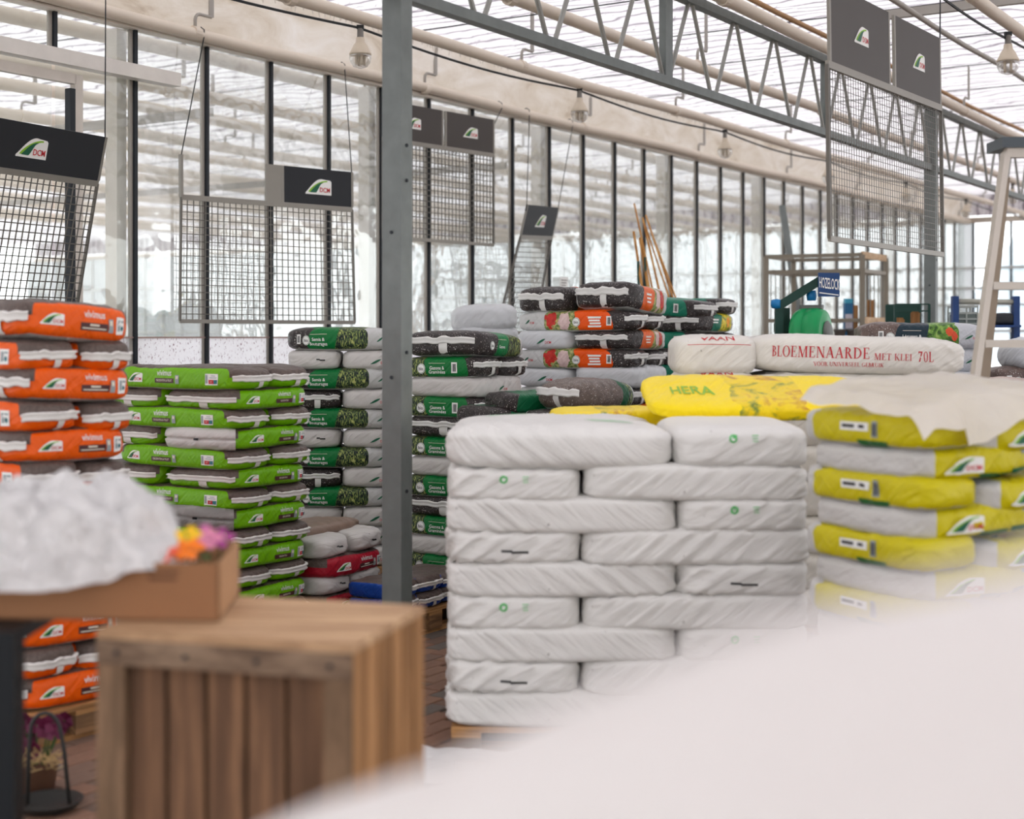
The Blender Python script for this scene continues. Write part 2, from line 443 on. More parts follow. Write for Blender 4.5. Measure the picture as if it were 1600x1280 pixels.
while D < 36:
    if 'b' not in emb: b = MB(); b.box((0, 0, 0), (.05, .045, ZP), AX); emb['b'] = b.mesh('gable_bar', DARK); b = MB(); b.box((0, 0, 0), (.006, .72, ZP), AX); emb['p'] = b.mesh('pane', ENDG); b = MB(); b.box((0, 0, 0), (.05, .045, ZP), AX); emb['l'] = b.mesh('gable_bar', EBAR)
    o = link('gable_bar', emb['b'] if D < DW else emb['l'], ew); o.location = gw(T_END, D, ZP / 2)
    if 'w' not in emb: b = MB(); b.box((0, 0, 0), (.006, .72, ZP), AX); emb['w'] = b.mesh('pane', END_DIM)
    o = link('pane', emb['p'] if D < DW - .5 else emb['w'], ew); o.location = gw(T_END, D + .365, ZP / 2); D += .73
for z, h in ((ZP + .02, .12), (CAMH + 1.35, .05), (CAMH + .62, .04), (CAMH + .95, .05), (CAMH + .1, .05), (.9, .05)):
    ebox('gable_rail', -6, 36, z - h / 2, z + h / 2, .07, EBEAM if h > .1 else EBAR)
ebox('gable_film', -6, 36, ZP + .1, ZC + .9, .02, CLOTH)

# posts
posts = []
for q, x in enumerate((618, 1454)):
    t = t_of(x, DT); mb = MB(); ztop = CAMH + 1.98 * S
    mb.box(gw(t, DT, ztop / 2), (.062, .116, ztop), AX)
    mb.box(gw(t + .046, DT - .03, ztop / 2), (.03, .05, ztop), AX)
    base = gw(t, DT, 0)
    o = centred(mb, 'steel_post', GALV, base)
    tag(o, ['galvanised steel post rising behind the wooden crate to the truss', 'galvanised steel post behind the hanging double sign rack'][q], 'post')
    bp = MB(); bp.box((0, 0, .008), (.2, .2, .016), AX); bp.build('base_plate', GALV, o)
    for z in (1.62, 2.45, 2.62, .95):
        bl = MB(); bl.tube([NX * -.055 + DX * .01 + Vector((0, 0, z)), NX * -.064 + DX * .01 + Vector((0, 0, z))], .009, 8); bl.build('bolt', DARK, o)
    for z in (1.50, 2.2):
        bl = MB(); bl.tube([DX * -.03 + Vector((0, 0, z)), DX * -.036 + Vector((0, 0, z))], .009, 8); bl.build('bolt', DARK, o)
    posts.append(t)
# lattice truss
zb, zt = CAMH + 1.418 * S, CAMH + 1.93 * S
PT = (posts[1] - posts[0]) / 12
tr0, tr1 = posts[0] - 2 * PT, posts[1] + 14 * PT
root = empty('lattice_truss', gw(posts[0], DT, zb)); tag(root, 'galvanised lattice truss with zigzag webbing spanning the steel posts', 'truss')
def rel(v): return v - root.location
mb = MB(); mb.bar(rel(gw(tr0, DT, zb)), rel(gw(tr1, DT, zb)), .07, .055); mb.build('bottom_chord', GALV, root)
mb = MB(); mb.bar(rel(gw(tr0, DT, zt)), rel(gw(tr1, DT, zt)), .07, .06); mb.build('top_chord', GALV, root)
TRL = plain('truss_rod', sr(150, 150, 145), .45, .4, .15, 6)
for q in range(int((tr1 - tr0) / PT)):
    a = tr0 + q * PT
    if abs((a - posts[0]) / PT) % 4 < .01 or abs((a - posts[0]) / PT) % 4 > 3.99:
        if min(abs(a - posts[0]), abs(a - posts[1])) > .1:
            mb = MB(); mb.box(rel(gw(a, DT, (zb + zt) / 2)), (.10, .05, zt - zb), AX); mb.build('vertical_plate', GALV, root)
    for s0, s1 in ((.06, .46), (.94, .54)):
        mb = MB(); mb.tube([rel(gw(a + s0 * PT, DT, zb + .02)), rel(gw(a + s1 * PT, DT, zt - .02))], .015, 8)
        mb.build('web_rod', TRL, root)

# heating pipes with hangers
def pipe(D, z, r, t0, t1, label, group, mat=BEIGE, hang=True, phase=0.):
    root = empty('heating_pipe', gw(t0, D, z)); tag(root, label, 'pipe', group)
    b = root.location.copy()
    pts = [gw(t0 + (t1 - t0) * q / 24, D, z + .012 * math.sin(q * 1.3)) - b for q in range(25)]
    mb = MB(); mb.tube(pts, r, 14); mb.build('tube', mat, root, True)
    if hang:
        t = t0 + phase; prof = None
        me = None
        while t < t1:
            if me is None:
                h = MB(); h.tube([(0, 0, r * .6)] + [DX * (.05 * (1 - math.cos(a))) + Vector((0, 0, .10 + .05 * math.sin(a))) for a in (0, .5, 1.0, 1.57)] + [DX * .17 + Vector((0, 0, .15))], .013, 6)
                me = h.mesh('hook', STRAP, True)
                h = MB(); h.box(DX * .17 + Vector((0, 0, .15 + (ZC - z - .15) / 2)), (.045, .012, ZC - z - .15), AX); me2 = h.mesh('strap', STRAP)
                h = MB(); h.tube([DX * -.03, DX * .03], r * 1.12, 14); me3 = h.mesh('clip', BEIGE)
            for nm, m_ in (('hook', me), ('strap', me2), ('clip', me3)):
                o = link(nm, m_, root); o.location = gw(t, D, z) - b
            t += 2.5 * S
    return root
pipe(DW - .10, ZP, .046, tA, T_END - .1, 'beige heating pipe running along the head of the glass wall', None, phase=t_of(290, DW) - tA)
PD = [5.6 * S, 4.53 * S, 3.5 * S, 2.27 * S]
plabs = ['beige heating pipe carrying the lamps beside the glass wall', 'beige heating pipe between the lamp pipe and the truss',
         'beige heating pipe right beside the lattice truss', 'beige heating pipe in the bay past the truss, lamp below']
for q, D in enumerate(PD): pipe(D, ZP + (0 if q < 3 else .0), .046, 1.0, T_END - .1, plabs[q], None, phase=.6 + .8 * q)
pipe(3.87 * S, CAMH + 2.24 * S, .022, 2.0, T_END - .1, 'thin rust-stained pipe under the shade cloth above the truss', None, RUST, False)
pipe(2.9 * S, CAMH + 2.1 * S, .022, 9.0, T_END - .1, 'thin grey rail under the shade cloth past the truss', None, STRAP, False)
for q in range(13):
    pipe(DW + .55 + q * 1.02 * S, ZP - .05 * (q % 2), .06, 2.0 + q * .9, T_END - .1, '%s beige heating pipe behind the glass wall, counted from the glass' % ORD[q + 1], 'pipes behind the glass wall', hang=(q < 5), phase=q * .7)
# crossbars beneath the cloth
for q, (t, D0, D1) in enumerate(((t_of(1395, 3.2 * S), .2, 3.6 * S), (T0 + 5.6, DW + .4, 30), (T0 + 1.2, DW + .4, 24))):
    mb = MB(); zz = CAMH + (2.22 if q == 0 else 1.55) * S; mb.bar(gw(t, D0, zz), gw(t, D1, zz), .05, .07)
    o = centred(mb, 'cross_bar', STRAP, gw(t, D0, zz)); tag(o, ['grey cross bar under the shade cloth beyond the hanging sign rack', 'grey beam crossing the neighbouring bay near the middle columns', 'grey beam crossing the neighbouring bay beside the sliding door'][q], 'beam')

# lamps
BULBG = mat_glass('lamp_globe', (.93, .93, .92), .1, .25)
LAMPW = plain('lamp_body', sr(208, 194, 174), .45, 0, .04, 5)
def lamp(loc, lab, grp=None):
    r = empty('hanging_lamp', loc); tag(r, lab, 'lamp', grp)
    mb = MB(); mb.lathe([(.022, -.01), (.024, -.07), (.03, -.085)], n=14); mb.build('socket', plain('lamp_socket', sr(120, 116, 110), .5), r, True)
    mb = MB(); mb.lathe([(.03, -.075), (.034, -.11), (.05, -.13), (.066, -.165), (.08, -.19), (.08, -.2), (.072, -.202)], n=18); mb.build('lamp_shade', LAMPW, r, True)
    mb = MB(); mb.lathe([(.078, -.2), (.08, -.22), (.072, -.255), (.05, -.285), (.012, -.298)], n=18); mb.build('globe', BULBG, r, True)
    for a in range(4):
        mb = MB(); x, y = .03 * math.cos(a * 1.57 + .4), .03 * math.sin(a * 1.57 + .4); mb.tube([(x, y, -.2), (x, y, -.275)], .010, 6); mb.build('lamp_tube', LAMPW, r, True)
    mb = MB(); mb.box((0, 0, 0), (.05, .03, .03)); mb.build('cable_clamp', CABLE, r)
    return r
lp = lamp(gw(t_of(563, PD[0]), PD[0], ZP - .06), 'off-white hanging lamp on the lamp pipe beside the steel post')
lt = [t_of(563, PD[0]) + q * 2.69 * S for q in range(6)]
ll = ['', 'off-white hanging lamp on the lamp pipe above the narrow tilted sign rack', 'off-white hanging lamp on the lamp pipe above the bamboo canes',
      'fourth hanging lamp along the lamp pipe, counted from the steel post', 'fifth hanging lamp along the lamp pipe, counted from the steel post', 'off-white hanging lamp at the far end of the lamp pipe by the ladder']
for q in range(1, 6):
    o = copy_tree(lp); o.location = gw(lt[q], PD[0], ZP - .06); o['label'] = ll[q]; o['group'] = 'lamps on the lamp pipe'
o = copy_tree(lp); o.location = gw(t_of(1582, PD[1]), PD[1], ZP - .06); o['label'] = 'off-white hanging lamp beside the ladder rail near the far gable'
o = copy_tree(lp); o.location = gw(t_of(1575, PD[3]), PD[3], ZP - .09); o['label'] = 'large off-white hanging lamp on the pipe above the ladder top'
for q, D in ((0, PD[0]), (3, PD[3])):
    mb = MB(); pts = []
    for i in range(90):
        t = 3 + i * .29
        pts.append(gw(t, D + .02, ZP - .06 - .05 * abs(math.sin((t - lt[0]) / (2.69 * S) * math.pi)) - (.03 if q else 0)))
    mb.tube(pts, .010, 5); o = centred(mb, 'lamp_cable', CABLE, pts[0]); tag(o, ['black cable looping along the lamp pipe beside the glass wall', 'black cable feeding the large lamp above the ladder'][0 if q == 0 else 1], 'cable')

# distant hill outside the gable
k = NT('hill_haze'); o = k.obj()
HILL = k.end(k.pbsdf(k.ramp(k.noise(o, .12, 6, .65), [(.3, sr(120, 138, 146)), (.5, sr(150, 166, 176)), (.7, sr(176, 188, 196))]), .9, 0, .1))
def hill(u, v):
    X = 33 + u * 60; Y = 88 + v * 60
    e = min(1, u * 9) * math.sin(math.pi * min(1, v * 1.2 + .05))
    return (X, Y, -1 + 11 * e * (.8 + .5 * noise.noise(Vector((X * .06, Y * .06, 2)))) + 1.2 * noise.noise(Vector((X * .4, Y * .4, 0))) * e)
mb = MB(); mb.grid(hill, 40, 30); o = mb.build('hillside', HILL, None, True); tag(o, kind='structure')
#@@PART2
# ------------------------------------------------------------------ soil bags
def nz(x, y, z): return noise.noise(Vector((x, y, z)))
class Bag:
    """rounded sack; cube coordinates c in [-1,1]^3 are carried on the mesh as attribute 'pc'"""
    def __init__(s, L, W, H, seed, n=5.2, wr=1.0, fold=0.0, lump=1.0, crown=0.06, ends=1.0, sg=1):
        s.sg = sg
        s.L, s.W, s.H, s.sd, s.n, s.wr, s.fold, s.lump, s.crown, s.ends = L, W, H, seed * 7.31, n, wr, fold, lump, crown, ends
    def at(s, c, off=0.0):
        x, y, z = c; n = s.n
        kk = (abs(x) ** n + abs(y) ** n + abs(z) ** n) ** (-1 / n)
        qx, qy, qz = x * kk, y * kk, z * kk
        nx = math.copysign(abs(qx) ** (n - 1), qx) / s.L; ny = math.copysign(abs(qy) ** (n - 1), qy) / s.W; nzv = math.copysign(abs(qz) ** (n - 1), qz) / s.H
        m = math.sqrt(nx * nx + ny * ny + nzv * nzv); nx, ny, nzv = nx / m, ny / m, nzv / m
        X, Y, Z = qx * s.L / 2, qy * s.W / 2, qz * s.H / 2
        Z *= 1 + s.crown * (1 - qx ** 4) * (1 - qy ** 4)
        sd = s.sd
        d = .010 * s.lump * nz(X * 4 + sd, Y * 4, Z * 7)
        zz = Z + (Y if abs(ny) > .5 else -Y) * .5
        r1 = 1 - abs(nz((X * .9 + zz * 1.3) * 13 + sd, (X - zz) * 3.5, sd + Y * 2))
        d += .0055 * s.wr * (r1 ** 3 - .35) * (.4 + abs(nz(X * 3 - sd, zz * 4, 5)))
        if s.fold:
            sg = s.sg
            if abs(ny) > .5: u = X * .62 * sg + Z * .8
            elif abs(nx) > .5: u = Y * .6 * sg + Z * .8
            else: u = X * .62 * sg + Y * .5
            u += .018 * nz(X * 2.5 + sd, Y * 2.5 + Z * 2, 2)
            g = max(0, nz(X * 2.3 + sd * 1.7, Y * 2.3, 7) + .30)
            d += s.fold * g * (math.exp(-((math.sin(u * 46)) / .42) ** 2) - .4)
        e = abs(qx) ** 9
        ang = math.atan2(Z / s.H, Y / s.W)
        d += .006 * s.ends * e * math.sin(ang * 17 + 3 * nz(ang * 2 + sd, 1, 4)) * (1 if abs(x) < .985 else .3)
        d += off
        fl = .35 if z < -.9 else 1.0
        return Vector((X + nx * d, Y + ny * d, Z + nzv * d * fl + s.H / 2))
    def mesh(s, name, mat, nu=34, nv=14, nw=9):
        vs, fs, pcs, idx = [], [], [], {}
        def vid(c):
            key = (round(c[0], 5), round(c[1], 5), round(c[2], 5))
            if key not in idx:
                idx[key] = len(vs); vs.append(s.at(c)); pcs.append(c)
            return idx[key]
        def lin(n, i):
            a = -1 + 2 * i / n
            return math.copysign(abs(a) ** .82, a)
        def face(fn, na, nb, flip):
            for j in range(nb):
                for i in range(na):
                    q = [vid(fn(lin(na, a), lin(nb, b))) for a, b in ((i, j), (i + 1, j), (i + 1, j + 1), (i, j + 1))]
                    fs.append(tuple(q[::-1] if flip else q))
        face(lambda a, b: (a, -1, b), nu, nw, False); face(lambda a, b: (a, 1, b), nu, nw, True)
        face(lambda a, b: (a, b, 1), nu, nv, False); face(lambda a, b: (a, b, -1), nu, nv, True)
        face(lambda a, b: (1, a, b), nv, nw, False); face(lambda a, b: (-1, a, b), nv, nw, True)
        me = bpy.data.meshes.new(name); me.from_pydata([tuple(v) for v in vs], [], fs)
        at = me.attributes.new('pc', 'FLOAT_VECTOR', 'POINT'); at.data.foreach_set('vector', [q for c in pcs for q in c])
        me.materials.append(mat); me.polygons.foreach_set('use_smooth', [True] * len(fs)); me.update()
        return me
    def onface(s, face, a, b, off):
        """a right, b up in metres from the face centre, seen from outside"""
        if face == 'front': c = (2 * a / s.L, -1, 2 * b / s.H)
        elif face == 'back': c = (-2 * a / s.L, 1, 2 * b / s.H)
        elif face == 'endR': c = (1, 2 * a / s.W, 2 * b / s.H)
        elif face == 'endL': c = (-1, -2 * a / s.W, 2 * b / s.H)
        else: c = (2 * a / s.L, 2 * b / s.W, 1)
        if face in ('front', 'back') and c[2] > 1:      # wrap onto the top
            sg = -1 if face == 'front' else 1
            c = (c[0], sg * (1 - (b - s.H / 2) / (s.W / 2)), 1)
        return s.at(c, off)

# ---- 2D print shapes: (verts, faces)
def rect(a0, a1, b0, b1, na=6, nb=3):
    vs = [(a0 + (a1 - a0) * i / na, b0 + (b1 - b0) * j / nb) for j in range(nb + 1) for i in range(na + 1)]
    return vs, [(j * (na + 1) + i, j * (na + 1) + i + 1, (j + 1) * (na + 1) + i + 1, (j + 1) * (na + 1) + i) for j in range(nb) for i in range(na)]
def disc(cx, cy, r, n=20, sx=1.0):
    vs = [(cx, cy)] + [(cx + sx * r * math.cos(2 * math.pi * i / n), cy + r * math.sin(2 * math.pi * i / n)) for i in range(n)]
    return vs, [(0, i + 1, (i + 1) % n + 1) for i in range(n)]
def strip(up, lo):      # band between two polylines of equal length
    n = len(up); return list(up) + list(lo), [(n + i, n + i + 1, i + 1, i) for i in range(n - 1)]
def xf(sh, sx, sy, ox, oy): return [(a * sx + ox, b * sy + oy) for a, b in sh[0]], sh[1]
_TXT = {}
def text(st, size, cx, cy, sx=1.0):
    """text centred at cx, cy; size = cap height"""
    if st not in _TXT:
        cu = bpy.data.curves.new('t', 'FONT'); cu.body = st; cu.align_x = 'CENTER'; cu.align_y = 'CENTER'; cu.resolution_u = 3
        cu.offset = .012
        ob = bpy.data.objects.new('t', cu); COL.objects.link(ob)
        dg = bpy.context.evaluated_depsgraph_get(); dg.update()
        me = bpy.data.meshes.new_from_object(ob.evaluated_get(dg))
        _TXT[st] = ([(v.co.x, v.co.y) for v in me.vertices], [tuple(p.vertices) for p in me.polygons])
        bpy.data.objects.remove(ob); bpy.data.curves.remove(cu); bpy.data.meshes.remove(me)
    q = size / .72
    return xf(_TXT[st], q * sx, q, cx, cy)
def badge(w, cx, cy, sx=1.0):
    """white leaf shaped emblem: green sweeps and red letters"""
    h = w * .47; N = 10
    top = [(-.5 + .62 * (i / N), -.42 + .92 * math.sin(i / N * math.pi / 2) ** 1.1) for i in range(N + 1)] + [(.46, .44), (.5, .36)]
    lo = [(-.5 + i * (1.0 / (N + 2)), -.5) for i in range(N + 3)]
    out = [('W', strip(top, lo))]
    u1 = [(-.40 + .74 * i / N, -.36 + .78 * math.sin(i / N * math.pi / 2) ** .8) for i in range(N + 1)]
    l1 = [(-.26 + .6 * i / N, -.36 + .70 * math.sin(i / N * math.pi / 2)) for i in range(N + 1)]
    out.append(('L', strip(u1, l1)))
    u2 = [(-.34 + .5 * i / N, -.38 + .66 * math.sin(i / N * math.pi / 2)) for i in range(N + 1)]
    l2 = [(-.10 + .26 * i / N, -.38 + .62 * math.sin(i / N * math.pi / 2) ** 1.4) for i in range(N + 1)]
    out.append(('D', strip(u2, l2)))
    res = [(m, xf(sh, w * sx, h, cx, cy)) for m, sh in out]
    res.append(('R', text('DCM', h * .30, cx + w * sx * .24, cy - h * .2, sx * .95)))
    return res
def sweep(w, cx, cy):
    N = 10; h = w * .42
    u = [(-.5 + .62 * i / N, -.3 + .7 * math.sin(i / N * math.pi / 2)) for i in range(N + 1)]
    l = [(-.5 + .62 * (i / N), -.3 + .62 * (i / N) ** 2.0) for i in range(N + 1)]
    return [('D', xf(strip(u, l), w, h, cx, cy)), ('R', text('DCM', h * .34, cx + w * .32, cy - h * .12))]
def lines(n, w, h, cx, cy, gap):
    return [rect(cx - w * (.5 - .06 * ((i * 7) % 3)), cx + w * (.5 - .05 * ((i * 5) % 3)), cy - i * gap - h / 2, cy - i * gap + h / 2, 5, 1) for i in range(n)]
def barcode(cx, cy, w, h):
    r = [('W', rect(cx - w / 2, cx + w / 2, cy - h / 2, cy + h / 2, 3, 3))]
    for i in range(5): r.append(('K', rect(cx - w * .30 + i * w * .13, cx - w * .30 + i * w * .13 + w * .06 * (1 + i % 2), cy - h * .36, cy + h * .36, 1, 3)))
    return r

# serif capitals drawn from strokes (unit height)
def serif_word(st, size, cx, cy, sx=.82):
    def R(a0, a1, b0, b1): return rect(a0, a1, b0, b1, 1, 2)
    def para(x0, y0, x1, y1, th): return [(x0, y0), (x0 + th, y0), (x1 + th, y1), (x1, y1)], [(0, 1, 2, 3)]
    def ring(cx_, cy_, rx, ry, a0, a1, th, tn=.05, n=14):
        o, i_ = [], []
        for q in range(n + 1):
            a = a0 + (a1 - a0) * q / n; c, s_ = math.cos(a), math.sin(a)
            o.append((cx_ + rx * c, cy_ + ry * s_)); i_.append((cx_ + (rx - th) * c, cy_ + (ry - tn) * s_))
        return strip(o, i_)
    def stem(x, w=.14, top=True, bot=True):
        r = [R(x, x + w, 0, 1)]
        if bot: r.append(R(x - .07, x + w + .07, 0, .05))
        if top: r.append(R(x - .07, x + w + .07, .95, 1))
        return r
    hp = math.pi / 2
    G = {
        'B': (.66, stem(.1) + [ring(.2, .76, .34, .24, -hp, hp, .14), ring(.2, .27, .42, .27, -hp, hp, .15), R(.1, .25, .48, .53)]),
        'L': (.62, stem(.1) + [R(.1, .6, 0, .05), R(.55, .6, 0, .25)]),
        'O': (.86, [ring(.43, .5, .41, .52, 0, 2 * math.pi, .15, .05, 26)]),
        'E': (.66, stem(.1) + [R(.1, .6, 0, .05), R(.56, .61, 0, .24), R(.1, .57, .95, 1), R(.53, .58, .78, 1), R(.1, .45, .48, .53), R(.42, .46, .4, .62)]),
        'M': (1.02, stem(.12, .06) + stem(.78, .14) + [para(.42, 0, .12, 1, .14), para(.42, 0, .78, 1, .06)]),
        'N': (.86, stem(.12, .06) + stem(.7, .06) + [para(.62, 0, .12, 1, .16)]),
        'A': (.84, [para(.06, 0, .38, 1, .06), para(.62, 0, .34, 1, .15), R(.2, .62, .32, .37), R(0, .2, 0, .05), R(.56, .84, 0, .05)]),
        'R': (.76, stem(.1) + [ring(.2, .74, .37, .26, -hp, hp, .14), para(.56, 0, .3, .5, .16), R(.56, .76, 0, .05)]),
        'D': (.84, stem(.1) + [ring(.22, .5, .56, .5, -hp, hp, .15)]),
        'T': (.7, stem(.28, .14, False) + [R(.02, .68, .95, 1), R(.02, .07, .78, 1), R(.63, .68, .78, 1)]),
        'K': (.8, stem(.1) + [para(.24, .45, .6, 1, .06), para(.58, 0, .28, .55, .16), R(.55, .8, 0, .05), R(.52, .76, .95, 1)]),
        'I': (.38, stem(.12)),
        'V': (.8, [para(.36, 0, .04, 1, .15), para(.4, 0, .66, 1, .06), R(0, .28, .95, 1), R(.58, .8, .95, 1)]),
        'U': (.84, [R(.1, .24, .3, 1), R(.66, .72, .3, 1), ring(.41, .32, .31, .34, math.pi, 2 * math.pi, .1, .06), R(.02, .32, .95, 1), R(.58, .8, .95, 1)]),
        'S': (.6, [ring(.3, .74, .22, .27, hp * .3, hp * 3, .1, .06), ring(.3, .26, .23, .28, -hp * 1.7, hp, .1, .06)]),
        'G': (.84, [ring(.43, .5, .4, .52, hp * .5, hp * 3.6, .15), R(.62, .76, .05, .42), R(.52, .84, .4, .45)]),
        'J': (.4, [R(.16, .3, .1, 1), R(.08, .38, .95, 1), ring(.12, .08, .18, .2, -hp * 2, 0, .1, .05)]),
        '7': (.56, [R(.05, .52, .88, 1), para(.14, 0, .38, .92, .14), R(.05, .1, .75, 1)]),
        '0': (.58, [ring(.29, .5, .26, .52, 0, 2 * math.pi, .12, .05, 22)]),
        ' ': (.32, []),
    }
    x = 0; vs, fs = [], []
    for ch in st:
        w, parts = G[ch]
        for pv, pf in parts:
            b = len(vs); vs += [(a + x, bb - .5) for a, bb in pv]; fs += [tuple(b + i for i in f) for f in pf]
        x += w + .06
    return [((a - x / 2) * size * sx + cx, b * size + cy) for a, b in vs], fs

PM = {'W': WHITE, 'R': RED, 'D': GREEN_D, 'L': GREEN_L, 'P': GREEN_P, 'B': BROWN_P, 'K': BLACK, 'G': GREY_P, 'C': CREAM, 'T': TEAL_P, 'U': BLUE_P}
PORD = list(PM)
def add_print(parent, bag, items, name='printed_label'):
    """items: (face, material key, shape, layer); prints that touch become one patch"""
    boxes = []
    for it in items:
        xs = [p[0] for p in it[2][0]]; ys = [p[1] for p in it[2][0]]
        boxes.append([it[0], min(xs) - .008, max(xs) + .008, min(ys) - .010, max(ys) + .010])
    grp = list(range(len(items)))
    for i in range(len(items)):
        for j in range(i):
            A, B = boxes[i], boxes[j]
            if A[0] == B[0] and A[1] < B[2] and B[1] < A[2] and A[3] < B[4] and B[3] < A[4]:
                gi, gj = grp[i], grp[j]; grp = [gj if g == gi else g for g in grp]
    for g in sorted(set(grp)):
        its = [it for it, gg in zip(items, grp) if gg == g]; mb = MB()
        used = sorted({it[1] for it in its}, key=PORD.index)
        for it in its:
            face, m, (vs, fs) = it[0], it[1], it[2]; lay = it[3] if len(it) > 3 else 1
            mb.cur = used.index(m)
            mb.add([bag.onface(face, a, b, .0016 + .0011 * lay) for a, b in vs], fs)
        nm = 'printed_logo' if 'D' in used and 'R' in used else ('printed_text' if len(used) == 1 else name)
        mb.build(nm, [PM[m] for m in used], parent, True)
def seam(parent, bag, face, mat, h0=-.12, h1=.14, tab=True, dark=False):
    """welded and folded end strip with its tape tab"""
    W = bag.W; H = bag.H; mb = MB(); n = 16
    rows = []
    for b, off in ((h0 * H, .004), (h0 * H, .012), ((h0 + .07) * H, .015), ((h0 + h1) / 2 * H, .007), ((h1 - .05) * H, .020), (h1 * H, .016), (h1 * H, .0005)):
        rows.append([bag.onface(face, (-.5 + i / n) * W * .97, b + .08 * H * nz(i * .5 + bag.sd, 2, 3), off + .004 * nz(i * .9, b * 60, bag.sd)) for i in range(n + 1)])
    vs = [p for r in rows for p in r]; fs = [(j * (n + 1) + i, j * (n + 1) + i + 1, (j + 1) * (n + 1) + i + 1, (j + 1) * (n + 1) + i) for j in range(len(rows) - 1) for i in range(n)]
    mb.add(vs, fs); o = mb.build('seam_flap', mat, parent, True)
    if tab:
        mb = MB(); sh = rect(.02 * W, .13 * W, -.46 * H, h0 * H + .01, 2, 3)
        mb.add([bag.onface(face, a, b, .006) for a, b in sh[0]], sh[1]); mb.build('tape_tab', mat, parent, True)
    return o

# ---- sack materials
def bag_base(name):
    k = NT(name); at = k.node('ShaderNodeAttribute', attribute_name='pc'); sp = k.node('ShaderNodeSeparateXYZ'); k.put(sp.inputs[0], at.outputs['Vector'])
    return k, sp.outputs[0], sp.outputs[1], sp.outputs[2]
def gt(k, a, b): return k.math('GREATER_THAN', a, b)
def lt_(k, a, b): return k.math('LESS_THAN', a, b)
def sack_end(k, c, rough=.38, bump=.35, scale=9.):
    o = k.obj(); w = k.noise(k.mapping(k.mapping(o, (1, 1, 1), (.4, .7, .3)), (.8, 1.2, 4.5)), scale * .8, 3, .5, .6)
    w2 = k.noise(k.mapping(k.mapping(o, (1, 1, 1), (-.5, -.8, .3)), (1, 1.2, 6)), scale, 3, .5, .6)
    return k.end(k.pbsdf(c, rough, 0, .30, k.bump(k.math('ADD', w, k.math('MULTIPLY', w2, .5)), bump * 1.6, .02)))
def soilcol(k, a=sr(62, 54, 52), b=sr(150, 134, 128)):
    o = k.obj(); return k.mix(k.noise(o, 70, 3, .7), a, b)
def mat_vivimus(name, base, soil=(sr(50, 42, 40), sr(122, 106, 98))):
    k, u, v, w = bag_base(name)
    sc = soilcol(k, *soil); n = k.math('MULTIPLY', k.noise(k.obj(), 6, 3), .10)
    au = k.math('ABSOLUTE', u)
    top = gt(k, k.math('ADD', w, n), .985)
    en = k.math('MULTIPLY', gt(k, au, .93), gt(k, k.math('ADD', w, n), .18))
    c = k.mix(k.math('MAXIMUM', top, en), base, sc)
    c = k.mix(lt_(k, w, -.97), c, sr(190, 186, 182))
    return sack_end(k, c)
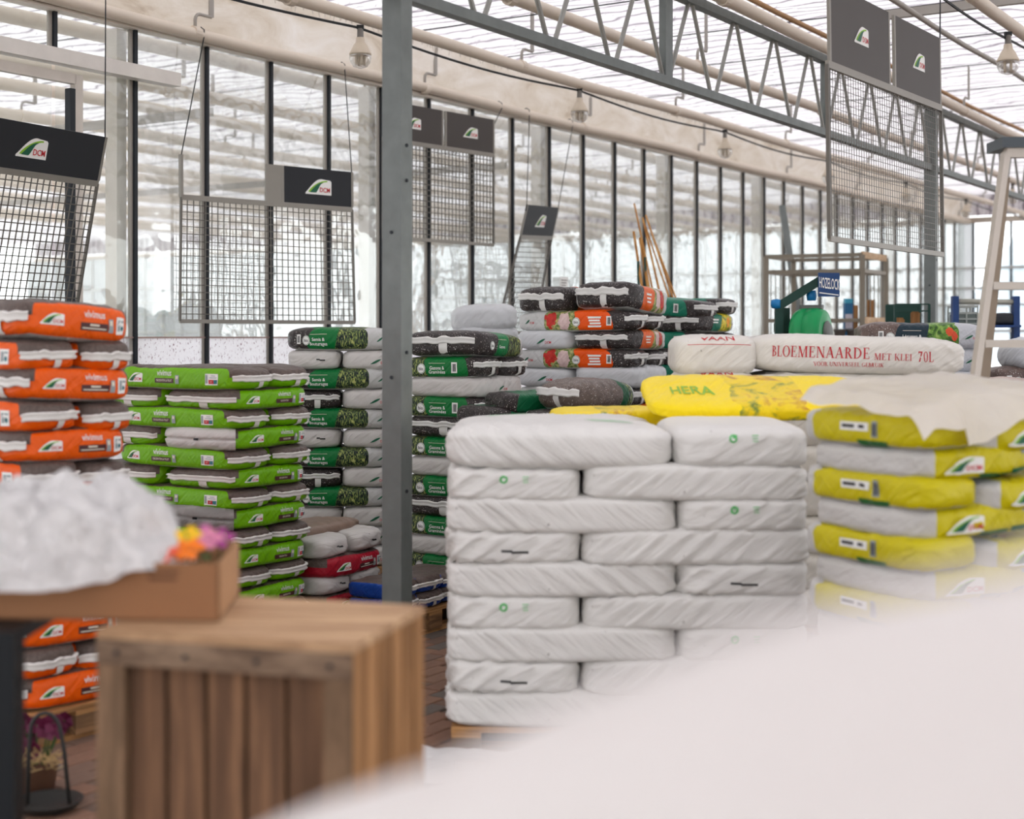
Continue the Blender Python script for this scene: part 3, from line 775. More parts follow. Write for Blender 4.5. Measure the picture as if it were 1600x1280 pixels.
def mat_garden(name, block, photo, stops=(-.62, -.08, .5), soil=(sr(22, 20, 22), sr(70, 62, 60)), grey=sr(196, 196, 194), mirror=False):
    k, u, v, w = bag_base(name)
    if mirror: u = k.math('MULTIPLY', u, -1.0)
    us = k.math('ADD', u, k.math('MULTIPLY', w, -.05))
    o = k.obj()
    spk = k.noise(o, 120, 2, .5)
    soilc = k.mix(gt(k, spk, .66), k.mix(k.noise(o, 30, 3), *soil), sr(196, 190, 184))
    if photo == 'grass':
        f = k.noise(k.mapping(o, (30, 30, 9), (.2, .3, .35)), 1.6, 4, .6, 2.5)
        ph = k.ramp(f, [(.30, sr(14, 18, 26)), (.46, sr(28, 38, 36)), (.53, sr(70, 96, 56)), (.60, sr(150, 160, 84)), (.68, sr(200, 196, 120)), (.75, sr(120, 130, 128))])
    elif photo == 'flower':
        f = k.noise(k.mapping(o, (1, 1, 1)), 34, 4, .65, .6)
        ph = k.ramp(f, [(.3, sr(44, 70, 34)), (.45, sr(106, 130, 62)), (.55, sr(170, 168, 120)), (.66, sr(196, 190, 90)), (.8, sr(214, 190, 180))])
    elif photo == 'veg':
        f = k.noise(o, 26, 5, .65, .8)
        ph = k.ramp(f, [(.28, sr(24, 36, 26)), (.42, sr(58, 92, 34)), (.55, sr(104, 150, 58)), (.66, sr(160, 180, 100)), (.78, sr(96, 104, 90))])
    else:
        f = k.noise(o, 24, 4, .6, .8)
        ph = k.ramp(f, [(.3, sr(40, 60, 26)), (.45, sr(120, 140, 40)), (.58, sr(226, 200, 50)), (.7, sr(234, 220, 90)), (.85, sr(90, 120, 50))])
    def blob(cu, cw, ru, rw, col, ph):
        du = k.math('DIVIDE', k.math('SUBTRACT', u, cu), ru); dw = k.math('DIVIDE', k.math('SUBTRACT', w, cw), rw)
        r2 = k.math('ADD', k.math('MULTIPLY', du, du), k.math('MULTIPLY', dw, dw))
        r2 = k.math('ADD', r2, k.math('MULTIPLY', k.math('SUBTRACT', k.noise(o, 22, 3), .5), 2.4))
        return k.mix(lt_(k, r2, .8), ph, col)
    m0, m1 = stops[1], stops[2]; mm = m1 - m0
    if photo == 'flower':
        ph = blob(m0 + mm * .38, .0, mm * .22, 1.0, k.mix(k.noise(o, 30, 3), sr(190, 150, 150), sr(236, 216, 210)), ph)
        ph = blob(m0 + mm * .76, .15, mm * .22, .85, k.mix(k.noise(o, 26, 3), sr(150, 20, 20), sr(226, 60, 46)), ph)
    if photo == 'veg':
        ph = blob(m0 + mm * .7, .35, mm * .12, .42, sr(214, 84, 44), ph); ph = blob(m0 + mm * .85, .0, mm * .1, .4, sr(206, 74, 40), ph)
    if photo == 'citrus': ph = blob(m0 + mm * .62, .1, mm * .17, .6, sr(232, 150, 30), ph)
    c = k.mix(gt(k, us, stops[0]), soilc, block)
    c = k.mix(gt(k, us, stops[1]), c, ph)
    c = k.mix(gt(k, u, stops[2]), c, grey)
    au = k.math('ABSOLUTE', u)
    backm = k.math('MAXIMUM', gt(k, v, .9), lt_(k, w, -.97))
    backm = k.math('MULTIPLY', backm, lt_(k, w, .93))
    c = k.mix(backm, c, grey)
    return sack_end(k, c)
def mat_white(name, col=sr(226, 224, 220), tw=.62):
    k, u, v, w = bag_base(name); o = k.obj()
    c = k.mix(k.noise(o, 4, 4), dim(col, .93), dim(col, 1.03))
    spot = gt(k, k.noise(o, 34, 1), .80)
    c = k.mix(k.math('MULTIPLY', spot, .5), c, sr(120, 112, 104))
    f = k.noise(k.mapping(k.mapping(o, (1, 1, 1), (.5 * tw / .62, tw, .1)), (1.2, 1.5, 9)), 4, 2, .45, .4)
    return k.end(k.pbsdf(c, .42, 0, .3, k.bump(k.math('ADD', f, k.math('MULTIPLY', k.noise(o, 9, 2, .45, .4), .35)), .42, .03)))
def mat_yellow():
    k, u, v, w = bag_base('yellow_sack'); o = k.obj()
    y = k.mix(k.noise(o, 5, 4), sr(190, 178, 0), sr(208, 194, 6))
    cap = k.math('MAXIMUM', lt_(k, u, -.80), k.math('MULTIPLY', gt(k, u, .96), lt_(k, w, -.8)))
    c = k.mix(cap, y, sr(198, 196, 192))
    c = k.mix(lt_(k, w, -.9), c, sr(190, 188, 184))
    gs = k.math('MULTIPLY', lt_(k, w, -.62), gt(k, u, -.05)); c = k.mix(k.math('MULTIPLY', gs, lt_(k, u, .45)), c, sr(36, 104, 46))
    c = k.mix(gt(k, v, .9), c, sr(192, 190, 186))
    return sack_end(k, c, .4, .5, 6)
LIME = mat_vivimus('lime_sack', sr(112, 178, 0)); ORANGE = mat_vivimus('orange_sack', sr(236, 92, 0)); REDS = mat_vivimus('red_sack', sr(170, 22, 44))
BLUES = mat_vivimus('blue_sack', sr(34, 120, 200), (sr(150, 120, 110), sr(216, 190, 176)))
NAVYS = mat_vivimus('royal_blue_sack', sr(26, 70, 160))
FLIPW = mat_white('grey_sack', sr(206, 202, 198)); WSACK = mat_white('white_sack'); WSACK2 = mat_white('white_sack_b', tw=-.62); BLOEM = mat_white('cream_white_sack', sr(228, 224, 216)); ICE = mat_white('pale_grey_sack', sr(206, 208, 210))
DGREEN = mat_garden('dark_green_sack', sr(0, 110, 50), 'grass'); DGREENB = mat_garden('dark_green_sack_b', sr(0, 112, 48), 'grass', (-.80, .32, .86), mirror=True)
DGREENR = mat_garden('dark_green_sack_r', sr(0, 116, 60), 'grass', (-.25, .15, .70))
FLOW = mat_garden('orange_flower_sack', sr(236, 84, 0), 'flower', (-.72, -.10, .46), mirror=True); FLOWR = mat_garden('orange_flower_sack_r', sr(224, 96, 30), 'flower', (-.35, .15, .6))
TEAL = mat_garden('teal_sack', sr(20, 118, 92), 'citrus', (-.8, .15, .8), mirror=True); TEALR = mat_garden('teal_sack_r', sr(24, 110, 86), 'citrus', (-.3, .1, .7))
VEG = mat_garden('navy_vegetable_sack', sr(20, 44, 56), 'veg', (-.52, -.02, .48), (sr(70, 58, 54), sr(132, 112, 104)), sr(188, 190, 194))
YEL = mat_yellow()
SEAMW = plain('seam_white', sr(228, 225, 220), .45, 0, .08, 14, .3); SEAMG = plain('seam_grey', sr(222, 221, 217), .45, 0, .1, 14, .3)
SLIT = BLACK

# ---- prototypes (each a mesh object with printed and seam children, kept as first copy)
class Proto:
    def __init__(s, bag, mat, dec=None, name='soil_bag', res=(34, 14, 9)):
        s.me = bag.mesh(name, mat, *res); s.bag = bag; s.dec = dec; s.root = None; s.name = name
    def put(s, loc, rz, label, group=None, roll=0., cat='soil bag', tilt=(0, 0), sc=(1, 1, 1)):
        if s.root is None:
            o = link(s.name, s.me); s.root = o
            if s.dec: s.dec(o, s.bag)
        else: o = copy_tree(s.root)
        for key in ('label', 'group'):
            if key in o: del o[key]
        tag(o, label, cat, group)
        rs_ = random.Random(hash((round(loc[0], 3), round(loc[1], 3), round(loc[2], 3))) & 0xffff)
        tilt = (tilt[0] + rs_.uniform(-.012, .012), tilt[1] + rs_.uniform(-.010, .010)); sc = tuple(c_ * (1 + rs_.uniform(-w_, w_)) for c_, w_ in zip(sc, (.012, .015, .03)))
        M = Matrix.Translation(loc) @ Matrix.Rotation(rz, 4, 'Z') @ Matrix.Rotation(tilt[0], 4, 'X') @ Matrix.Rotation(tilt[1], 4, 'Y')
        if roll:
            M = M @ Matrix.Translation((0, 0, s.bag.H / 2)) @ Matrix.Rotation(roll, 4, 'X') @ Matrix.Translation((0, 0, -s.bag.H / 2))
        o.matrix_world = M @ Matrix.Diagonal((sc[0], sc[1], sc[2], 1)); return o
def variants(make, n): return [make(i) for i in range(n)]

def dec_viv(pos, scale, lines_txt, seamR=True, seamL=False, badge_on=True, blue=False):
    """pos: metres along the front for badge, word, chip, label"""
    def f(o, bag):
        H = bag.H; it = []
        pb, pw, pc_, pl = pos
        for fc in ('front',):
            if badge_on:
                for j, (m, sh) in enumerate(badge(.115 * scale, pb, -.0 * H, 1.25)): it.append((fc, m, sh, 1 + j))
            it.append((fc, 'W', text('vivimus', .034 * scale, pw, .20 * H, .95)))
            it.append((fc, 'B', rect(pw - .085 * scale, pw + .085 * scale, -.22 * H, -.02 * H), 1))
            if lines_txt: it.append((fc, 'C', text(lines_txt, .0125 * scale, pw, -.12 * H, .9), 2))
            else:
                it.append((fc, 'C', rect(pw - .03 * scale, pw + .03 * scale, -.10 * H, -.05 * H, 4, 1), 2)); it.append((fc, 'C', rect(pw - .075 * scale, pw + .075 * scale, -.18 * H, -.15 * H, 6, 1), 2))
            it.append((fc, 'G', rect(pc_ - .016 * scale, pc_ + .016 * scale, -.24 * H, .12 * H, 2, 3), 2)); it.append((fc, 'C', rect(pc_ - .010 * scale, pc_ + .010 * scale, -.05 * H, .08 * H, 2, 2), 3))
            w = .055 * scale if lines_txt else .036 * scale
            it.append((fc, 'W', rect(pl - w, pl + w, -.27 * H, .20 * H), 1))
            if lines_txt:
                it.append((fc, 'G', rect(pl - w * .92, pl - w * .62, -.2 * H, .15 * H, 2, 2), 2))
                it.append((fc, 'R', rect(pl - w * .45, pl + w * .32, -.22 * H, -.05 * H, 4, 2), 2)); it.append((fc, 'T', rect(pl + w * .32, pl + w * .92, -.22 * H, -.05 * H, 3, 2), 2))
                it.append((fc, 'C', text('-10°', .009 * scale, pl - w * .08, -.135 * H), 3)); it.append((fc, 'G', rect(pl - w * .3, pl + w * .8, .02 * H, .05 * H, 4, 1), 2)); it.append((fc, 'G', rect(pl - w * .1, pl + w * .6, .10 * H, .13 * H, 4, 1), 2))
            else:
                it.append((fc, 'G', rect(pl - w * .7, pl - w * .1, -.18 * H, .12 * H, 2, 2), 2)); it.append((fc, 'T', disc(pl + w * .35, -.1 * H, .012 * scale), 2)); it.append((fc, 'G', rect(pl, pl + w * .8, .06 * H, .12 * H, 2, 1), 2))
        add_print(o, bag, it)
        if seamR: seam(o, bag, 'endR', SEAMW)
        if seamL: seam(o, bag, 'endL', SEAMW)
    return f
def dec_garden(title, px_, bar_x, logo_x, small=True, seamR=False, seamL=True, bio_x=None, sz=1.0, backlogo=True, frontlogo=True):
    def f(o, bag):
        H = bag.H; it = []
        if title:
            n = len(title)
            if title[0] == '-': it += [('front', 'W', sh, 1) for sh in lines(int(title[1]), .10 * sz, .012 * sz, px_, .16 * H, .14 * H)]; title_ = ()
            else: title_ = title
            for i, ln in enumerate(title_): it.append(('front', 'W', text(ln, .020 * sz, px_, (-.02 - .19 * i + .06 * (n - 2)) * H), 1))
            it.append(('front', 'C', rect(px_ - .06 * sz, px_ + .06 * sz, .20 * H, .215 * H, 8, 1), 1))
        if bio_x is not None:
            it.append(('front', 'W', disc(bio_x, -.05 * H, .030 * sz), 1)); it.append(('front', 'D', disc(bio_x, -.05 * H, .027 * sz), 2)); it.append(('front', 'W', disc(bio_x, -.05 * H, .025 * sz), 3)); it.append(('front', 'K', text('bio', .020 * sz, bio_x, -.06 * H, 1.0), 4))
        if bar_x is not None: it += [('front', m, sh, 1 + (m == 'K')) for m, sh in barcode(bar_x, 0, .042 * sz, .062 * sz)]
        if logo_x is not None:
            if frontlogo: it += [('front', m, sh, 1) for m, sh in sweep(.10 * sz, logo_x, -.05 * H)]
        if backlogo: it += [('back', m, sh, 1) for m, sh in sweep(.12 * sz, 0.02, -.05 * H)]
        if it: add_print(o, bag, it)
        if seamR: seam(o, bag, 'endR', SEAMG, .0, .24)
        if seamL: seam(o, bag, 'endL', SEAMG, .0, .24)
    return f
def dec_white(icons=None, slit=None, big=False):
    def f(o, bag):
        it = []
        if icons:
            fc, a, b = icons
            it += [(fc, 'P', disc(a - .045, b, .017), 1), (fc, 'W', disc(a - .045, b, .009), 2), (fc, 'P', rect(a - .048, a - .030, b, b + .012, 1, 1), 3)]
            it += [(fc, 'P', sh, 1) for sh in lines(3, .026, .003, a + .045, b + .012, .011)]
            if big:
                it += [('top', 'P', sh, 1) for sh in lines(2, .34, .006, 0, -bag.W * .30, .02)]; pass
        if slit: fc, a, b, w = slit; it += [(fc, 'K', rect(a - w / 2, a - w * .1, b, b + .009, 3, 1), 1), (fc, 'K', rect(a - w * .12, a + w / 2, b - .005, b + .004, 3, 1), 1)]
        if it: add_print(o, bag, it)
    return f

# ---- pallets
PALW = wood('pallet_wood', sr(150, 108, 66), sr(198, 150, 98), 0)
PALB = wood('pallet_block_wood', sr(112, 84, 58), sr(150, 112, 76), 0)
_pal = {}
def pallet(c, rz, L, W, label, h=.144):
    r = empty('wooden_pallet', (c[0], c[1], 0), rz); tag(r, label, 'pallet')
    nb = max(3, int(W / .16))
    b = MB(); b.box((0, 0, 0), (L, .105, .022)); me = b.mesh('top_board', PALW)
    for i in range(nb): o = link('top_board', me, r); o.location = (0, -W / 2 + .0525 + i * (W - .105) / (nb - 1), h - .011)
    b = MB(); b.box((0, 0, 0), (.12, W, .02)); me = b.mesh('stringer_board', PALW)
    b = MB(); b.box((0, 0, 0), (.12, .12, h - .064)); me2 = b.mesh('block', PALB)
    b = MB(); b.box((0, 0, 0), (L, .1, .02)); me3 = b.mesh('bottom_board', PALW)
    for i in (-1, 0, 1):
        o = link('stringer_board', me, r); o.location = (i * (L / 2 - .06), 0, h - .032)
        o = link('bottom_board', me3, r); o.location = (0, i * (W / 2 - .06), .011)
        for j in (-1, 0, 1): o = link('block', me2, r); o.location = (i * (L / 2 - .06), j * (W / 2 - .06), .021 + (h - .064) / 2)
    return r

def frame(x, Y, phi):
    """corner-on stack: near corner at pixel column x, depth Y; phi = bearing of the right face"""
    p = Vector(((x - 800) / F * Y, Y, 0)); f = math.radians(phi)
    return p, Vector((math.sin(f), math.cos(f), 0)), Vector((-math.cos(f), math.sin(f), 0)), math.pi / 2 - f, -f
def jit(a): return random.uniform(-a, a)
def layer(q): return 'top' if q == 0 else ORD[q + 1]
# ------------------------------------------------------------------ stacks
HP = math.pi
# orange stack
p0, ex, ey, rX, rY = frame(40, 5.92, 36)
Lx, n, ph_, pt = .56, 13, .144, .128
oa = variants(lambda i: Proto(Bag(Lx, .44, .142, 11 + i, wr=1.3, crown=.10), ORANGE, dec_viv((-.155, .055, .142, .205), .82, None, False, True)), 2)
ob = variants(lambda i: Proto(Bag(.80, Lx / 2 + .01, .136, 21 + i, wr=1.3), ORANGE, dec_viv((-.25, .0, .12, .27), .9, None, True, False)), 3)
for q in range(n):
    z = ph_ + (n - 1 - q) * pt
    if q % 2 == 0:
        for j in range(2):
            c = p0 + ex * (Lx / 2 + .0 + jit(.012)) + ey * (.22 + .45 * j) + Vector((0, 0, z))
            oa[(q // 2) % 2].put(c, rX + jit(.03), 'orange soil bag, logo side %s, %s layer of the orange stack' % (['outward', 'hidden behind its neighbour'][j], layer(q)), 'orange soil bags', sc=(1, 1, 1.12 if q == 0 else 1), tilt=(jit(.01), .03 + (.04 if q == 0 else 0)))
    else:
        for j in range(2):
            c = p0 + ex * (Lx * (.25 + .5 * j) + jit(.008)) + ey * (.40 + jit(.01)) + Vector((0, 0, z - (.012 if j else 0)))
            ob[(q + j) % 3].put(c, rY + jit(.03) + (.05 if j else 0), 'orange soil bag, taped seam end out, %s layer, %s' % (layer(q), ['corner side', 'inner side']  [j]), 'orange soil bags')
pallet(p0 + ex * .30 + ey * .42, rX, .62, .86, 'wooden pallet carrying the stack of orange soil bags')

# lime stack
p0, ex, ey, rX, rY = frame(368, 7.6, 33)
Lx, n, ph_, pt = .62, 13, .144, .1055
la = variants(lambda i: Proto(Bag(.92, Lx / 2 + .008, .114, 31 + i), LIME, dec_viv((-.30, -.07, .03, .28), .86, 'GROENTEN & FRUIT', True, False)), 3)
lb = variants(lambda i: Proto(Bag(Lx, .56, .114, 41 + i), LIME, dec_viv((-.19, .06, .135, .225), .74, 'GROENTEN', False, True)), 2)
lw = Proto(Bag(Lx, .56, .114, 45, wr=1.6), LIME, dec_viv((-.15, .09, .165, .235), .74, 'GROENTEN', False, False))
lwf = Bag(.10, .55, .108, 46, wr=1.5)
for q in range(n):
    z = ph_ + (n - 1 - q) * pt
    if q % 2 == 0:
        for j in range(2):
            c = p0 + ex * (Lx * (.25 + .5 * j) + jit(.006)) + ey * (.46 + jit(.008)) + Vector((0, 0, z))
            la[(q // 2 + j) % 3].put(c, rY + jit(.02), 'lime green soil bag, seam end by the %s, %s layer of its stack' % (['front corner', 'dark green bags'][j], layer(q)), 'lime green soil bags', sc=(1, 1, 1.1 if q == 0 else 1))
    else:
        pr = lw if q % 4 == 3 else lb[(q // 4) % 2]
        c = p0 + ex * (Lx / 2 + jit(.006)) + ey * .283 + Vector((0, 0, z))
        o = pr.put(c, rX + jit(.02), 'lime green soil bag with %s, %s layer of its stack' % ('grey folded end' if q % 4 == 3 else 'white taped seam', layer(q)), 'lime green soil bags')
        if q % 4 == 3:      # pale grey folded bottom end
            mb = MB(); bg_ = pr.bag
            def cap(u, v, B=bg_): return B.onface('endL', (u - .5) * B.W * .99, (v - .5) * B.H * .98, .012 + .010 * math.sin(v * 3.14) - .016 * math.exp(-((v - .5) / .05) ** 2))
            mb.grid(cap, 16, 14); cp = mb.build('folded_end', FLIPW, o, True)
            mb = MB(); mb.grid(lambda u, v, B=bg_: B.onface('endL', (u - .5) * .035 + .02, (v - .5) * .012, .026), 3, 2); mb.build('knot', BLACK, o)
        c = p0 + ex * (Lx / 2) + ey * (.85) + Vector((0, 0, z))
        lb[(q // 2) % 2].put(c, rX + jit(.03), 'lime green soil bag second from the corner, %s layer of its stack' % layer(q), 'lime green soil bags')
pallet(p0 + ex * .32 + ey * .5, rX, .66, 1.0, 'wooden pallet carrying the stack of lime green bags')

# red low stack
p0, ex, ey, rX, rY = frame(508, 8.14, 33)
Lx, n, ph_, pt = .58, 4, .10, .112
ra = Proto(Bag(Lx, .5, .126, 51, wr=1.5, crown=.12), REDS, dec_viv((-.13, .09, .17, .235), .85, None, False, False))
rw = variants(lambda i: Proto(Bag(.7, Lx / 2, .118, 53 + i, wr=2.2, crown=.12), FLIPW, dec_white(None, ('endR', .02, .0, .05))), 2)
for q in range(n):
    z = ph_ + (n - 1 - q) * pt
    if q % 2:
        ra.put(p0 + ex * Lx / 2 + ey * .26 + Vector((0, 0, z)), rX + jit(.02), 'crimson red soil bag with logo, %s layer of the low red stack' % layer(q), 'red soil bags')
    else:
        for j in range(2): rw[j].put(p0 + ex * Lx * (.25 + .5 * j) + ey * .37 + Vector((0, 0, z)), rY + jit(.04), 'pale grey bag end in the low red stack, %s layer, %s' % (layer(q), ['beside the lime bags', 'beside the steel post'][j]), 'red soil bags', tilt=(jit(.05), jit(.04)))
brn = Proto(Bag(.62, .34, .07, 56, wr=2.0, n=3.6), plain('brown_print_film', sr(140, 118, 104), .4, 0, .35, 16, .5))
brn.put(p0 + ex * .3 + ey * .34 + Vector((0, 0, ph_ + n * pt - .012)), rX + .1, 'flat brown printed bag lying on top of the low red stack')
tip = Proto(Bag(.30, .2, .1, 57, wr=1.5), REDS)
tip.put(p0 + ex * .12 + ey * .62 + Vector((0, 0, ph_ + n * pt + .0)), rX + .9, 'small red bag end poking up behind the lime stack', tilt=(0, -.15))
pallet(p0 + ex * .3 + ey * .38, rX, .62, .8, 'wooden pallet under the low red stack', .1)

# royal blue low pallet
p0, ex, ey, rX, rY = frame(618, 8.02, 33)
nb_ = variants(lambda i: Proto(Bag(.36, .24, .095, 61 + i, wr=1.8), NAVYS, lambda o, b: seam(o, b, 'endR', SEAMW)), 2)
for q in range(2):
    for j in range(3): nb_[(q + j) % 2].put(p0 + ex * (.13 + .235 * j) + ey * .19 + Vector((0, 0, .144 + (1 - q) * .085)), rY + jit(.06), 'royal blue soil bag, %s layer, %s on the low pallet' % (['upper', 'lower'][q], ['nearest the red bags', 'in the middle', 'nearest the white stack'][j]), 'royal blue bags', tilt=(jit(.04), jit(.04)))
pallet(p0 + ex * .38 + ey * .19, rX, .78, .38, 'wooden pallet under the royal blue bags beside the post')

# dark green stack A (seedling soil), nearly frontal
Y0, X0, psi = 9.75, (447 - 800) / F * 9.75, math.radians(4)
e1 = Vector((math.cos(psi), math.sin(psi), 0)); e2 = Vector((-math.sin(psi), math.cos(psi), 0)); c0 = Vector((X0, Y0, 0))
n, ph_, pt = 12, .144, .1325
ga = variants(lambda i: Proto(Bag(.74, .42, .142, 71 + i, n=4.2), DGREEN, dec_garden(('Semis &', 'Bouturages'), -.155, -.315, .30, bio_x=-.245, seamL=False, sz=1.0)), 2)
gw_ = variants(lambda i: Proto(Bag(.5, .36, .132, 73 + i, wr=2.4), FLIPW, dec_white(None, ('endL', .05, .0, .06))), 2)
gs_ = Proto(Bag(.5, .36, .132, 75, wr=1.4), DGREEN, dec_garden(None, 0, None, None, seamL=True))
gl_ = variants(lambda i: Proto(Bag(.42, .44, .132, 76 + i, wr=1.6), ICE if i == 9 else FLIPW, lambda o, b: add_print(o, b, [('front', m, sh, 1) for m, sh in sweep(.115, .03, -.012)])), 2)
for q in range(n):
    z = ph_ + (n - 1 - q) * pt
    if q % 2 == 0:
        ga[(q // 2) % 2].put(c0 + e1 * (.37 + jit(.006)) + e2 * .21 + Vector((0, 0, z)), psi + jit(.02), 'dark green seedling soil bag, printed side out, %s layer of its stack' % layer(q), 'dark green seedling soil bags', sc=(1, 1, 1.12 if q == 0 else 1))
    else:
        (gw_[(q // 2) % 2] if q % 4 == 1 else gs_).put(c0 + e1 * .185 + e2 * .27 + Vector((0, 0, z)), psi + math.pi / 2 + jit(.02), '%s, %s layer of the seedling soil stack' % (['pale grey folded bag end', 'black bag end with white taped seam'][q % 4 == 3], layer(q)), 'dark green seedling soil bags')
        gl_[(q // 2) % 2].put(c0 + e1 * .585 + e2 * .23 + Vector((0, 0, z)), psi + jit(.02), 'pale grey bag side with logo, %s layer of the seedling soil stack' % layer(q), 'dark green seedling soil bags')
pallet(c0 + e1 * .37 + e2 * .25, psi, .76, .5, 'wooden pallet under the seedling soil stack')

# dark green stack B (lawn soil), corner-on
p0, ex, ey, rX, rY = frame(745, 9.2, 33)
Lx, n, ph_, pt = .62, 12, .144, .1285
ba = variants(lambda i: Proto(Bag(.62, .31, .136, 81 + i), DGREENB, dec_garden(('Gazons &', 'Graminées'), .0, .14, None, bio_x=-.13, seamL=False, seamR=True, sz=1.1)), 2)
bb = Proto(Bag(Lx, .60, .136, 83, crown=.1), DGREENR, dec_garden(('Gazons',), -.03, None, .27, bio_x=-.14, seamL=True, sz=.8))
bw = Proto(Bag(Lx, .60, .136, 85, wr=2.2, crown=.1), DGREENR, dec_garden(('Gazons',), -.03, None, .27, bio_x=-.14, seamL=False, sz=.8))
bh = variants(lambda i: Proto(Bag(.62, .31, .132, 87 + i), DGREENB, dec_garden(None, 0, None, None, seamR=True, seamL=False)), 2)
bgrey = Proto(Bag(Lx, .60, .136, 89, wr=2.4, crown=.1, fold=.006), FLIPW, lambda o, b: add_print(o, b, [('front', m, sh, 1) for m, sh in sweep(.10, -.02, -.012)]))
for q in range(n):
    z = ph_ + (n - 1 - q) * pt
    if q % 2:
        for j in range(2):
            (ba if j == 0 else bh)[(q // 2) % 2].put(p0 + ex * (.155 + .31 * j) + ey * (.31 + jit(.005)) + Vector((0, 0, z)), rY + jit(.02), 'dark green lawn soil bag, %s, %s layer of its stack' % (['bio print outward', 'black seam end outward'][j], layer(q)), 'dark green lawn soil bags')
    else:
        pr = bgrey if q % 4 == 2 else bb
        pr.put(p0 + ex * .31 + ey * .30 + Vector((0, 0, z)), rX + jit(.02), '%s, %s layer of the lawn soil stack' % (['black lawn soil bag with taped seam', 'crumpled pale grey bag'][q % 4 == 2], layer(q)), 'dark green lawn soil bags', sc=(1, 1, 1.2 if q == 0 else 1), tilt=(0, .05 if q == 0 else 0))
pallet(p0 + ex * .31 + ey * .32, rX, .66, .64, 'wooden pallet under the lawn soil stack')

# orange flower soil stack C
p0, ex, ey, rX, rY = frame(985, 10.0, 33)
Lx, n, ph_, pt = .62, 14, .144, .1325
fa = variants(lambda i: Proto(Bag(.96, .31, .142, 91 + i, wr=1.5), FLOW, dec_garden(('-', '4'), .20, .32, -.37, bio_x=.05, seamL=False, seamR=True, sz=1.05)), 2)
fb = variants(lambda i: Proto(Bag(Lx, .47, .138, 93 + i, wr=1.4, crown=.1), FLOWR, dec_garden(('-', '3'), -.03, None, .25, seamL=True, sz=.7)), 2)
fg = variants(lambda i: Proto(Bag(.46, .47, .138, 95 + i), ICE, lambda o, b: add_print(o, b, [('front', m, sh, 1) for m, sh in sweep(.12, .03, -.012)])), 2)
fs = Proto(Bag(.9, .31, .136, 97), FLOW, dec_garden(None, 0, None, None, seamR=True, seamL=False))
fw = Proto(Bag(Lx, .5, .15, 98, wr=2.6, crown=.15, fold=.008), ICE)
for q in range(n):
    z = ph_ + (n - 1 - q) * pt
    if q % 2 == 1:
        for j in range(2):
            (fa[(q // 2) % 2] if j == 0 else fs).put(p0 + ex * (.155 + .31 * j) + ey * .48 + Vector((0, 0, z)), rY + jit(.03), '%s, %s layer of the orange flower soil stack' % (['orange bag with red blossom print', 'black bag with taped seam end'][j], layer(q)), 'orange flower soil bags')
    else:
        (fw if q == 4 else fb[(q // 2) % 2]).put(p0 + ex * .31 + ey * .24 + Vector((0, 0, z)), rX + jit(.05), '%s, %s layer of the orange flower soil stack' % (['brown and orange bag, seam outward', 'crumpled pale grey bag'][q == 4], layer(q)), 'orange flower soil bags', sc=(1, 1, 1.35 if q == 0 else 1), tilt=(0, .08 if q == 0 else 0))
        if q == 0:
            fb[1].put(p0 + ex * .29 + ey * .72 + Vector((0, 0, z)), rX - .05, 'brown soil bag with taped seam beside the topmost orange bag', 'orange flower soil bags', sc=(1, .93, 1.3))
        else: fg[(q // 2) % 2].put(p0 + ex * .22 + ey * .72 + Vector((0, 0, z)), rY + jit(.02), 'pale grey bag side with logo, %s layer of the orange flower stack' % layer(q), 'orange flower soil bags')
pallet(p0 + ex * .31 + ey * .48, rX, .66, .98, 'wooden pallet under the orange flower soil stack')

# teal citrus soil stack D
p0, ex, ey, rX, rY = frame(1092, 11.2, 40)
n, pt = 14, .132
ta = Proto(Bag(.95, .34, .142, 101), TEAL, dec_garden(('-', '2'), .10, .27, -.4, bio_x=-.08, seamL=False, seamR=True, sz=1.1))
tb = Proto(Bag(.58, .45, .14, 102, wr=1.6, crown=.12), TEALR, dec_garden(('-', '2'), -.06, None, .24, seamL=True, sz=.8))
ts = Proto(Bag(.9, .3, .134, 103, wr=1.6), TEAL, dec_garden(None, 0, None, None, seamR=True, seamL=False))
for q in range(n):
    z = .144 + (n - 1 - q) * pt
    if q % 2 == 0:
        ta.put(p0 + ex * .17 + ey * .48 + Vector((0, 0, z)), rY + jit(.03), 'teal citrus soil bag, fruit print outward, %s layer of its stack' % layer(q), 'teal citrus soil bags', tilt=(0, .07 if q == 0 else 0))
        ts.put(p0 + ex * .48 + ey * .46 + Vector((0, 0, z)), rY + jit(.05), 'teal citrus soil bag, seam end outward, %s layer of its stack' % layer(q), 'teal citrus soil bags')
    else: tb.put(p0 + ex * .30 + ey * .23 + Vector((0, 0, z)), rX + jit(.06), 'teal and yellow soil bag laid crosswise, %s layer of its stack' % layer(q), 'teal citrus soil bags')
pallet(p0 + ex * .32 + ey * .48, rX, .66, .96, 'wooden pallet under the teal citrus soil stack')

# pale bags behind (left of the orange flower stack)
wb = Proto(Bag(.5, .40, .15, 105, wr=2.6, crown=.3, fold=.01), ICE)
c = Vector(((756 - 800) / F * 11.6, 11.6, 0))
for q in range(13): wb.put(c + Vector((jit(.01), jit(.01), .144 + (12 - q) * .134)), .15 + jit(.06), 'pale grey bag stacked behind the dark green bags, %s layer' % layer(q), 'pale grey bags', tilt=(0, -.06 if q == 0 else 0), sc=(1, 1, 1.15 if q == 0 else 1))
pallet(c, .1, .6, .5, 'wooden pallet under the pale grey bags')

